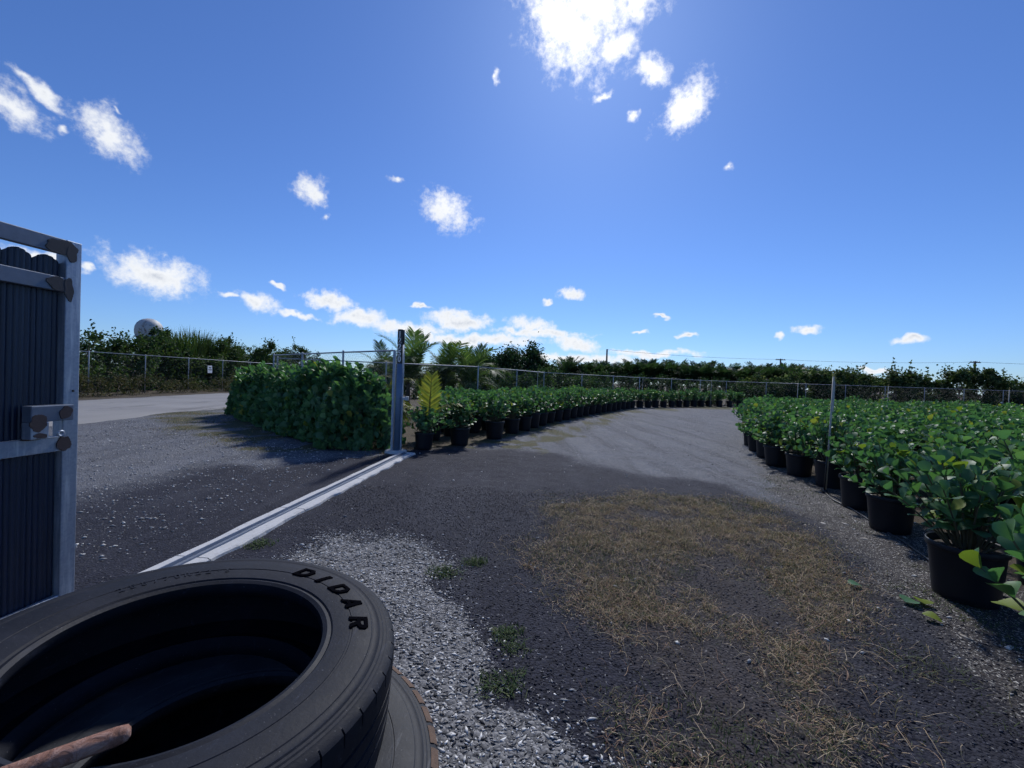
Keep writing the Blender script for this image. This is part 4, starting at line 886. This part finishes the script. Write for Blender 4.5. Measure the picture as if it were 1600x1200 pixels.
# vine-grown hedge on the far fence and bushes behind the right block
for k in range(8):
    x = 9.5 + k * 1.9; y = float(np.interp(x, [8.7, 17, 52], [29.6, 34.1, 34.4]))
    bush('vine_thicket', '%s vine-covered thicket from the left along the far fence' % ORD[k], 'thicket', x, y, 1.35, .7, 1.95 + .12 * math.sin(k * 2.2), 2600, .13, GREEN + DARKG, 830 + k, 'vine thickets on the far fence', .05, 40, .36, 3, .03)
r = random.Random(9)
for k in range(19):
    x = 21.5 + k * 1.75 + r.uniform(-.3, .3); y = 36.5 + r.uniform(-.8, 2.2); h = 2.95 + r.uniform(-.4, .4) + (.75 if k in (10, 11) else 0) + (.4 if k in (5, 12) else 0) - (.35 if k < 2 else 0)
    bush('olive_shrub', '%s olive-green shrub from the left behind the right block fence' % ORD[k], 'shrub', x, y, 1.6, 1.3, h, 4600, .21, OLIVEG + GREEN, 850 + k, 'olive shrubs behind the right block', .1, 30, .45, 3, .05, (.24, .25, .13), .08, 1, .3, 3)
for k in range(12):
    x = -8.5 + k * 1.5; y = 27 + (k % 3) * 1.6
    if x > -.5: y += (x + .5) * .9
    bush('green_shrub', '%s mid-green shrub from the left behind the coconut palms' % ORD[k], 'shrub', x, y, 1.3, 1.1, 2.2 + .3 * math.sin(k * 1.9), 2200, .15, GREEN, 880 + k, 'green shrubs behind the coconut palms', .05, 28, .42, 3, .04)
# overgrown land across the road
r = random.Random(19)
for k in range(17):
    y = 12.5 + k * 2.35; x = -24.2 - r.uniform(0, 2.0); h = (3.0 + r.uniform(-.3, .9)) * (1 + .012 * k)
    bush('roadside_brush', '%s leafy brush clump counted from the gate across the road' % ORD[k], 'shrub', x, y, 1.9, 1.7, h, 4600, .18, GREEN + [(.06, .085, .03)], 900 + k, 'brush across the road', .05, 32, .5, 5, .05, (.10, .13, .035), .06, 1, .3, 7, .45)
for k in range(12):
    y = 14 + k * 4.2; x = -28.5 - r.uniform(0, 2.5); h = 3.7 + r.uniform(-.5, 1.2)
    bush('roadside_tree', '%s thin open-crowned tree behind the brush across the road' % ORD[k], 'tree', x, y, 1.9, 1.9, h, 2400, .2, DARKG + GREEN, 930 + k, 'thin trees across the road', 1.0, 26, .5, 5, .07, None, 0, 1, .3, 7, .35)
for k in range(15):
    bush('low_brush', '%s low scrub clump along the foot of the fence across the road' % ORD[k], 'scrub', -20.3 - r.uniform(0, .7), 11.5 + k * 2.5 + r.uniform(-.5, .5), .8, 1.35, .75 + r.uniform(0, .5), 1300, .12, [(.05, .055, .03), (.085, .07, .045), (.035, .05, .022), (.11, .09, .06)], 950 + k, 'scrub along the road fence', .02, 24, .32, 2, .015, (.17, .14, .09), .1, 2.0, .6)
for k, (x, y, h) in enumerate(((-25.4, 32.2, 4.5), (-26.0, 34.0, 4.9), (-25.6, 35.9, 4.4))): cane('tall_cane', '%s clump of tall cane grass right of the white dome' % ('left', 'middle', 'right')[k], x, y, 1.5, h, 900, 970 + k, GREEN + OLIVEG[:2], .03, 'tall cane right of the dome')
# domed tank far left
dm = thing('domed_tower', 'white stained dome on a dark tower beyond the roadside brush', 'tower', (-44.2, 50.5, -.25)); dm.scale = (.82, .82, .98)
MB().lathe([(0, 0), (1.15, 0), (1.15, 5.2), (1.45, 5.55), (1.55, 5.6), (0, 5.6)], 28, False, False).build('shaft', M['wood'], dm)
MB().lathe([(1.55, 5.62), (1.66, 6.0), (1.68, 6.4), (1.60, 6.85), (1.42, 7.2), (1.12, 7.5), (.72, 7.72), (.3, 7.82), (0, 7.84)], 32).build('dome', M['dome'], dm)
MB().lathe([(1.56, 5.52), (1.7, 5.52), (1.7, 5.61), (1.56, 5.61)], 28, True).build('rim_band', M['fence'], dm)
bush('vine_tree', 'viny tree climbing over the white dome', 'tree', -40.6, 47.6, 1.7, 1.2, 6.2, 1800, .28, DARKG + GREEN, 985, None, 2.5, 26, .5, 4, .09, None, 0, 1, .3, 6)

# ------------------------------------------------------------------ utility poles, wires, far shed, parked vehicle
def pole(x, y, h, label, arm=True):
    e = thing('utility_pole', label, 'utility pole', (x, y, 0), 0, 'utility poles beyond the fields'); h += 1.3; MB().tube([(0, 0, -.3), (0, 0, h)], [.25, .19], 10).build('pole', M['wood'], e)
    if arm:
        MB().box((-1.3, -.1, h - .42), (1.3, .1, h - .2)).build('crossarm', M['wood'], e)
        for q in (-1.0, -.45, .45, 1.0): MB().tube([(q, 0, h - .2), (q, 0, h - .0)], .06, 8).build('insulator', M['wire'], e)
    return e
pole(111, 100, 8.3, 'utility pole with crossarm at the far right above the shrubs')
pole(72, 112, 8.2, 'utility pole just above the palm line, centre right')
pole(23, 102, 8.4, 'slim utility pole poking above the palms left of centre', False)
for nm, a, b, lab in (('power_line', (111, 100, 9.4), (72, 112, 9.3), 'power line between the two right utility poles'), ('power_line', (72, 112, 9.3), (23, 102, 9.6), 'power line between the centre and left utility poles'), ('power_line', (111, 100, 9.4), (160, 88, 9.4), 'power line leaving the right pole towards the right edge')):
    tag(MB().tube([(a[0] + (b[0] - a[0]) * t_, a[1] + (b[1] - a[1]) * t_, a[2] + (b[2] - a[2]) * t_ - 1.0 * 4 * t_ * (1 - t_) * .5) for t_ in np.linspace(0, 1, 14)], .03, 5, False).build(nm, M['wire']), lab, 'wire')
sh = thing('white_shed', 'far white roofed shed peeking over the shrubs at the right edge', 'shed', (92, 76, 0))
MB().box((-3.2, -2.4, 0), (3.2, 2.4, 2.5)).build('wall', M['white'], sh)
MB().add([(-3.5, -2.7, 2.5), (3.5, -2.7, 2.5), (3.5, 2.7, 2.5), (-3.5, 2.7, 2.5), (-3.5, 0, 3.5), (3.5, 0, 3.5)], [(0, 1, 5, 4), (2, 3, 4, 5), (0, 4, 3), (1, 2, 5), (0, 3, 2, 1)]).build('roof', M['white'], sh)
MB().box((-.5, -2.43, 0), (.5, -2.404, 2.0)).build('door', M['wire'], sh)

# ------------------------------------------------------------------ dry grass, weeds
def blades(name, pts, h, wd, cols, seed, label, cat, lay=.7, run=0, kind='stuff'):
    r = np.random.default_rng(seed); n = len(pts); gz = ground_z(pts[:, 0], pts[:, 1]); az_ = r.random(n) * 6.283; hh = h * r.uniform(.4, 1.25, n)
    dx, dy = np.cos(az_), np.sin(az_); la = np.clip(r.normal(lay, .25, n), .05, 1.35); w_ = wd * r.uniform(.6, 1.3, n); c_ = np.array(cols)[r.integers(0, len(cols), n)] * r.uniform(.7, 1.3, (n, 1))
    V = []
    for t_, f in ((0, 1), (.5, .85), (1, .1)):
        s_ = hh * np.sin(la) * t_ * (1 + .2 * t_); z = hh * np.cos(la) * (t_ - .25 * t_ * t_); cx, cy = pts[:, 0] + dx * s_, pts[:, 1] + dy * s_
        V += [np.c_[cx - dy * w_ * f, cy + dx * w_ * f, gz + z], np.c_[cx + dy * w_ * f, cy - dx * w_ * f, gz + z]]
    V = np.stack(V, 1).reshape(-1, 3); b = (np.arange(n) * 6)[:, None]
    Fq = np.concatenate([b + [0, 1, 3, 2], b + [2, 3, 5, 4]])
    me = np_mesh(name, V, Fq, M['grass'], np.repeat(c_, 6, 0)); return tag(link(name, me), label, cat, kind=kind)
def runners(name, pts, L_, cols, seed, label, cat):
    r = np.random.default_rng(seed); n = len(pts); m_ = 9; a = r.random(n) * 6.283; c_ = np.array(cols)[r.integers(0, len(cols), n)] * r.uniform(.7, 1.3, (n, 1)); l_ = L_ * r.uniform(.35, 1.3, n); p = pts.copy(); hmax = r.uniform(.008, .05, n); cur = r.normal(0, .10, n); V = []
    for j in range(m_):
        t_ = j / (m_ - 1); dx, dy = np.cos(a), np.sin(a); z = ground_z(p[:, 0], p[:, 1]) + .004 + hmax * math.sin(math.pi * min(1, t_ * 1.05)); w_ = .0009 * (1.15 - t_) + .0004
        V += [np.c_[p[:, 0] - dy * w_, p[:, 1] + dx * w_, z], np.c_[p[:, 0] + dy * w_, p[:, 1] - dx * w_, z + .001]]
        p = p + np.c_[dx, dy] * (l_ / m_)[:, None]; a = a + cur + r.normal(0, .2, n)
    V = np.stack(V, 1).reshape(-1, 3); b = (np.arange(n) * 2 * m_)[:, None]
    Fq = np.concatenate([b + [2 * j, 2 * j + 1, 2 * j + 3, 2 * j + 2] for j in range(m_ - 1)])
    return tag(link(name, np_mesh(name, V, Fq, M['grass'], np.repeat(c_, 2 * m_, 0))), label, cat, kind='stuff')
TAN = [(.42, .31, .19), (.33, .22, .14), (.26, .155, .105), (.48, .38, .26), (.15, .12, .08), (.12, .11, .05)]; GRN = [(.06, .085, .028), (.045, .07, .025), (.09, .11, .04)]
def patchy(p, fr, lo, hi, seed): 
    k = sstep(fbm(p[:, 0] * fr, p[:, 1] * fr, 4, seed), lo, hi); return p[np.random.default_rng(seed).random(len(p)) < k]
pg = patchy(scatter(DRY, 260000, 71, .1, .3, 1.6, 0, 14, .3), 1.7, .24, .54, 96); pg = patchy(pg, 4.0, .33, .50, 91); pg = pg[np.random.default_rng(3).permutation(len(pg))]
blades('dry_grass', pg[:66000], .036, .0016, TAN * 2 + GRN, 73, 'patch of dead straw-coloured grass on the black gravel', 'grass', .95)
runners('grass_runner', patchy(scatter(DRY, 17000, 74, .15, .35, 1.6, 0, 14,   .4), 1.7, .24, .5, 96), .17, TAN, 75, 'tangled dry grass runners over the dead grass patch', 'grass')
pg2 = patchy(scatter(DRY, 60000, 76, .2, .5, 1.6, 0, 14, .3), 1.3, .48, .66, 77)
blades('green_grass', pg2[:24000], .038, .0018, GRN, 78, 'green grass tufts growing through the dead patch', 'grass', .7)
pv = np.concatenate([patchy(scatter([(2.2, 3.6), (3.0, 3.4), (3.6, 2.2), (3.2, 1.0), (2.0, 1.0)], 30000, 79, .2, .4, 2), 2.2, .52, .72, 80), patchy(scatter([(3.3, 5.0), (3.1, 3.4), (3.6, 3.4), (4.3, 5.6), (4.6, 7.6), (4.2, 7.2)], 14000, 81, .1, .2, 2), 2.5, .48, .68, 82)])
blades('verge_grass', pv, .04, .0017, GRN * 3 + TAN[-2:], 83, 'thin weedy grass between the drive and the right row of pots', 'grass', .9)
po = patchy(scatter(OLIVE, 90000, 84, .1, .5, 1.4, 0, 13, .25), 1.6, .42, .62, 85); po = po[po[:, 1] < 22]
blades('edge_grass', po, .05, .0035, GRN + [(.14, .13, .05), (.19, .15, .08)], 86, 'short olive grass strip between the drive and the left pots', 'grass', .8)
pvg = patchy(scatter(VERGE, 40000, 87, .1, .6, 1.2), 1.3, .46, .66, 88)
blades('verge_weeds', pvg, .06, .003, GRN + TAN[:3], 89, 'sparse weeds on the gravel in front of the hedge', 'grass', .7)
for k, (x, y, sp, n, lab) in enumerate(((-.47, 3.2, .07, 480, 'green weed tuft at the upper edge of the pale gravel'), (-.26, 3.40, .055, 420, 'green weed tuft just beyond the tip of the pale gravel'), (.02, 2.46, .05, 300, 'bright green weed at the right edge of the pale gravel'), (.06, 2.33, .05, 200, 'small dark weed just below the bright green one'), (.0, 2.05, .06, 380, 'weed tuft at the boundary of pale and black gravel, lower one'), (-2.15, 3.60, .065, 420, 'weed tuft against the concrete strip by the tyres'), (.18, 3.36, .04, 120, 'small straw tuft alone on the black gravel'))):
    n = int(n * .6); r_ = np.random.default_rng(1200 + k); p = np.c_[x + np.clip(r_.normal(0, sp, n), -1.9 * sp, 1.9 * sp), y + np.clip(r_.normal(0, sp * .8, n), -1.5 * sp, 1.5 * sp)]
    o = blades('weed_tuft', p, .045, .0028, TAN[:3] if k == 6 else [(.06, .10, .03), (.045, .08, .028), (.10, .12, .05)], 1210 + k, lab, 'weed', .75, kind=None); o['group'] = 'weed tufts around the pale gravel'
